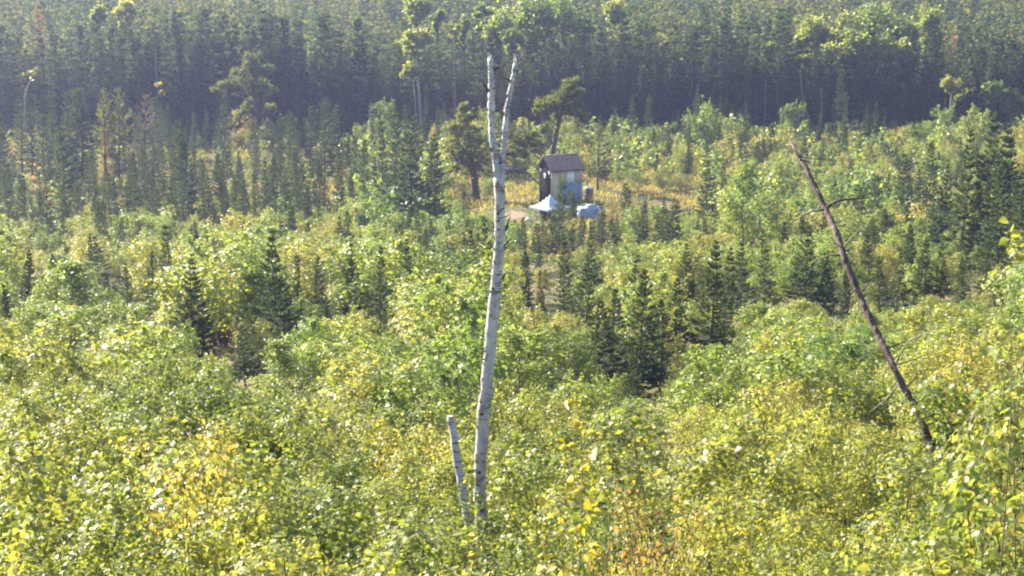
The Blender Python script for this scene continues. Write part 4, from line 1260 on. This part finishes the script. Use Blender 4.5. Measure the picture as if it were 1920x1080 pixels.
def blades(y0, y1, n, hmin, hmax, wdt):
    u = rng.random(n)
    y = np.sqrt(y0 ** 2 + (y1 ** 2 - y0 ** 2) * u)
    x = rng.uniform(-1, 1, n) * (HALF * y * 1.05 + 2)
    P = np.stack([x, y, ground(x, y) - .02], 1)
    keep = (np.abs(np.sin(x * .35) + np.sin(y * .27 + x * .1)) > .15) & ((x - YARD[0]) ** 2 * .10 + (y - YARD[1]) ** 2 * .03 > .8)
    P = P[keep]; n = len(P)
    D = unit(rng.normal(size=(n, 3)) * .35 + np.array([0, 0, 1.]))
    S = unit(np.cross(D, rng.normal(size=(n, 3))))
    L = rng.uniform(hmin, hmax, n)
    return kites(P, D, S, L, wdt * rng.uniform(.6, 1.4, n))


tag(mesh_obj('grass', Buf().add(*blades(118, 212, 90000, .18, .6, .05)).mesh('grass', 'grass')), 'dry yellow grass covering the open meadow', 'grass', kind='stuff')


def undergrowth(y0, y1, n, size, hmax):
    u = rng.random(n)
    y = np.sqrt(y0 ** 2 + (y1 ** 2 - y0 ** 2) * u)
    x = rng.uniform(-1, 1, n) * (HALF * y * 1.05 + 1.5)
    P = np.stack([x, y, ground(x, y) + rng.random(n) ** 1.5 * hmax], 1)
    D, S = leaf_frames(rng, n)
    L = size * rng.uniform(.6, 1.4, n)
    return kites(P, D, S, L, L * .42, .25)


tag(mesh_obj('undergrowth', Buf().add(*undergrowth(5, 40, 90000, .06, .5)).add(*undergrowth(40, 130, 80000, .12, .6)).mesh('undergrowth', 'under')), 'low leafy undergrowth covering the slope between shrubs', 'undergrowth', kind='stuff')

# ---------------------------------------------------------------- forest
rng = np.random.default_rng(99)
spots = []
y = 213.0
while y < 315:
    s = 2.0 if y < 245 else 2.35
    hw = HALF * y * 1.04 + 16
    x = -hw + rng.random() * s
    while x < hw:
        px_, _ = project(x, y, 10)
        edge = 4 * math.sin(x * .11) + 2.5 * math.sin(x * .31 + 1)
        if y + edge > 213.5:
            spots.append((x + rng.normal() * .45, y + edge * .5 + rng.normal() * .45, rng.uniform(7.0, 14.2) * (1 + .10 * math.sin(x * .09 + y * .05))))
        x += s
    y += s
spots.sort(key=lambda q: q[1] - .25 * q[2])
ind = [q for q in spots if abs(q[0]) < HALF * q[1] + 1][:300]
ids = set(id(q) for q in ind)
for x, y, h in ind:
    f = rng.uniform(.9, 1.5)
    while h > 4 and blocked(x, y, h, h * .12):
        h *= .88
    plant('forest_spruce', pick(FOREST), (x, y, float(ground(x, y)) - .1), rng.random() * 6.28, (h * f, h * f, h), size_word(h / 10.6) + ' dark forest spruce ' + where('wall', x, y), 'tree', 'forest spruces ' + where('wall', x, y))
def lower(x, y, h):
    while h > 4 and y < 232 and blocked(x, y, h, h * .12):
        h *= .88
    return x, y, h


low_spr = [spruce_arrays(320 + k, nwh=17, nbr=5, ntw=2, r0=.10 + .014 * (k % 3), gaps=.10, ex=.7, t0=.2, tw=.75, ww=.013) for k in range(5)]
far = [(x, y, float(ground(x, y)) - .1, h, rng.uniform(.85, 1.35), int(rng.integers(5)), rng.random() * 6.28) for q in spots if id(q) not in ids for x, y, h in [lower(*q)]]
print('forest rest', len(far), 'alder', n_al, 'birch', n_bi, 'aspen', n_as, 'birchm', n_bm, 'rest', len(rest), 'willow', n_w)
scatter('forest', low_spr, far, 'forest', 'dense dark spruce forest rising behind the clearing')

# ---------------------------------------------------------------- near plants whose single leaves can be told apart
rng = np.random.default_rng(123)


def big_leaf(seed, mat, L=1.0, Wd=.42):
    r = np.random.default_rng(seed)
    n = 6
    s = np.linspace(0, 1, n)
    prof = np.sin(np.pi * np.clip(s, 0, 1) ** .75) * Wd * (1 + .12 * r.normal(size=n))
    V = []
    for k in range(n):
        curl = -.18 * s[k] ** 2 + r.normal() * .02
        V += [(prof[k], s[k], curl + prof[k] * .35), (0, s[k], curl), (-prof[k], s[k], curl + prof[k] * .35)]
    T = []
    for k in range(n - 1):
        a = k * 3
        T += [(a, a + 1, a + 4), (a, a + 4, a + 3), (a + 1, a + 2, a + 5), (a + 1, a + 5, a + 4)]
    return tri_mesh('leaf', V, T, mat, True)


def leaf_sapling(name, label, px, top, Y, nleaf, size, mats, spread=.25, span=.6, seed=1, lean=0.0):
    """a near sapling with every leaf its own piece"""
    r = np.random.default_rng(seed)
    q = at(px, top, Y)
    z0 = float(ground(q[0], Y))
    h = q[2] - z0
    o = root(name, (q[0] - lean * h, Y, z0), label, 'sapling')
    P = np.stack([np.linspace(0, lean * h, 8) + np.r_[0, r.normal(size=7) * .012], np.r_[0, r.normal(size=7) * .012], np.linspace(-.05, h, 8)], 1)
    sb2 = Buf().add(*tube(P, np.linspace(.005, .0012, 8), 6))
    kinds = [big_leaf(seed * 10 + k, m) for m in mats for k in range(2)]
    spots = []
    nb = max(5, nleaf // 6)
    for k in range(nb):
        t = 1 - span * (k + r.random() * .6) / nb
        c = np.array([np.interp(t, np.linspace(0, 1, 8), P[:, i]) for i in range(3)])
        a = r.random() * 6.28
        Lb = spread * h * (1.1 - t) * r.uniform(.6, 1.2) + .04
        e = c + np.array([math.cos(a) * Lb, math.sin(a) * Lb, Lb * r.uniform(.2, .7)])
        sb2.add(*tube(np.array([c, (c + e) / 2 + [0, 0, .01], e]), [.0018, .0014, .0008], 4, cap=False))
        for f in np.linspace(.2, 1, 6):
            spots.append((c + (e - c) * f, a + r.normal() * .9))
    mesh_obj('stem', sb2.mesh('sapling_stem', 'twig', True), o)
    idx = r.permutation(len(spots))[:nleaf]
    for i in idx:
        p_, a = spots[i]
        lf = mesh_obj('leaf', kinds[int(r.integers(len(kinds)))], o)
        lf.location = p_ + r.normal(size=3) * .008
        lf.rotation_euler = (r.normal() * .5 - .35, r.normal() * .6, a - math.pi / 2)
        s = size * r.uniform(.7, 1.3)
        lf.scale = (s, s, s)


leaf_sapling('aspen_sapling', 'slim sapling with large bright yellow leaves beside the white birch trunk', 1090, 752, 8.2, 120, .048, ['yellow', 'yellow', 'birch'], spread=.085, span=.60, seed=1)
leaf_sapling('aspen_sapling', 'low sapling with broad yellow leaves at the foot of the yellow-leaved one', 1050, 930, 7.6, 60, .060, ['yellow', 'aspen'], spread=.26, span=.7, seed=2)
leaf_sapling('alder_sapling', 'sapling with large glossy green leaves overhanging the thicket edge', 1908, 620, 5.6, 150, .040, ['aspen', 'alder', 'birch'], spread=.22, span=.6, seed=3)
leaf_sapling('alder_sapling', 'glossy-leaved sapling reaching up before the dark group of four spruces', 1940, 420, 6.2, 150, .040, ['alder', 'birch'], spread=.13, span=.85, seed=4)
leaf_sapling('alder_sapling', 'short broad-leaved sapling among yellowing leaves below the glossy sapling', 1850, 800, 6.6, 130, .040, ['birch', 'yellow', 'aspen'], spread=.28, span=.6, seed=5)
leaf_sapling('aspen_sapling', 'leafy shoot growing in front of the broken birch stub', 872, 905, 9.5, 30, .055, ['aspen', 'birch'], spread=.14, span=.35, seed=6)
leaf_sapling('aspen_sapling', 'dark-leaved shoot with grey undersides in the birch shrubs', 345, 915, 8.5, 44, .05, ['alder', 'alder'], spread=.24, span=.55, seed=7)
leaf_sapling('aspen_sapling', 'yellow-tipped shoot at the foot of the near thicket', 20, 975, 8.0, 44, .05, ['yellow', 'aspen'], spread=.3, span=.6, seed=8)
for i, (px, t_, Y, wd) in enumerate(((1915, 690, 9, .65), (1915, 850, 7, .7))):
    q = on_ground(px, t_, Y)
    h = at(px, t_, Y)[2] - q[2]
    plant('alder_shrub', ALDER[i % 4], q, i * 1.7, (h * wd, h * wd, h), ('taller', 'lower')[i] + ' alder shrub behind the glossy-leaved saplings', 'shrub', 'alders behind the glossy saplings')
for i, (px, t_, Y, hs) in enumerate(((1222, 875, 12, .62), (1268, 920, 11, .6), (1180, 925, 11.5, .5))):
    q = on_ground(px, t_, Y)
    h = at(px, t_, Y)[2] - q[2]
    plant('orange_sapling', ORANGEN[i % 2], q, i * 2.0, (h * hs, h * hs, h), 'birch sapling turned orange in the near thicket', 'shrub', 'orange saplings in the near thicket')
for i, (px, t_, Y) in enumerate(((360, 800, 14), (395, 830, 13.5))):
    q = on_ground(px, t_, Y)
    h = at(px, t_, Y)[2] - q[2]
    plant('golden_sapling', YELLOW[i % 2], q, i * 2.0, (h * .7, h * .7, h), 'golden sapling amid green shrubs on the near slope', 'shrub', 'golden saplings on the near slope')

# grey stump glimpsed among saplings
q = hit(289, 730)
sz = at(289, 668, q[1])[2] - float(ground(q[0], q[1]))
o = root('tree_stump', (q[0], q[1], float(ground(q[0], q[1]))), 'weathered grey stump showing between pale birch saplings', 'stump')
mesh_obj('trunk', Buf().add(*tube([(0, 0, -.1), (0, 0, sz * .5), (.03, 0, sz)], [.26, .2, .17], 12, rng, .06)).mesh('stump_trunk', 'dark_snag', True), o)

# ---------------------------------------------------------------- haze
m, t, out = new_mat('haze')
pv = t.nodes.new('ShaderNodeVolumePrincipled')
pv.inputs['Color'].default_value = (.50, .57, 1.0, 1)
pv.inputs['Density'].default_value = .00029
pv.inputs['Density Attribute'].default_value = ''
pv.inputs['Anisotropy'].default_value = .5
t.links.new(pv.outputs[0], out.inputs['Volume'])
b = Buf(); box(b, -3100, 3100, -320, 3100, -3, 46)
tag(mesh_obj('haze', b.mesh('haze', m)), kind='stuff')
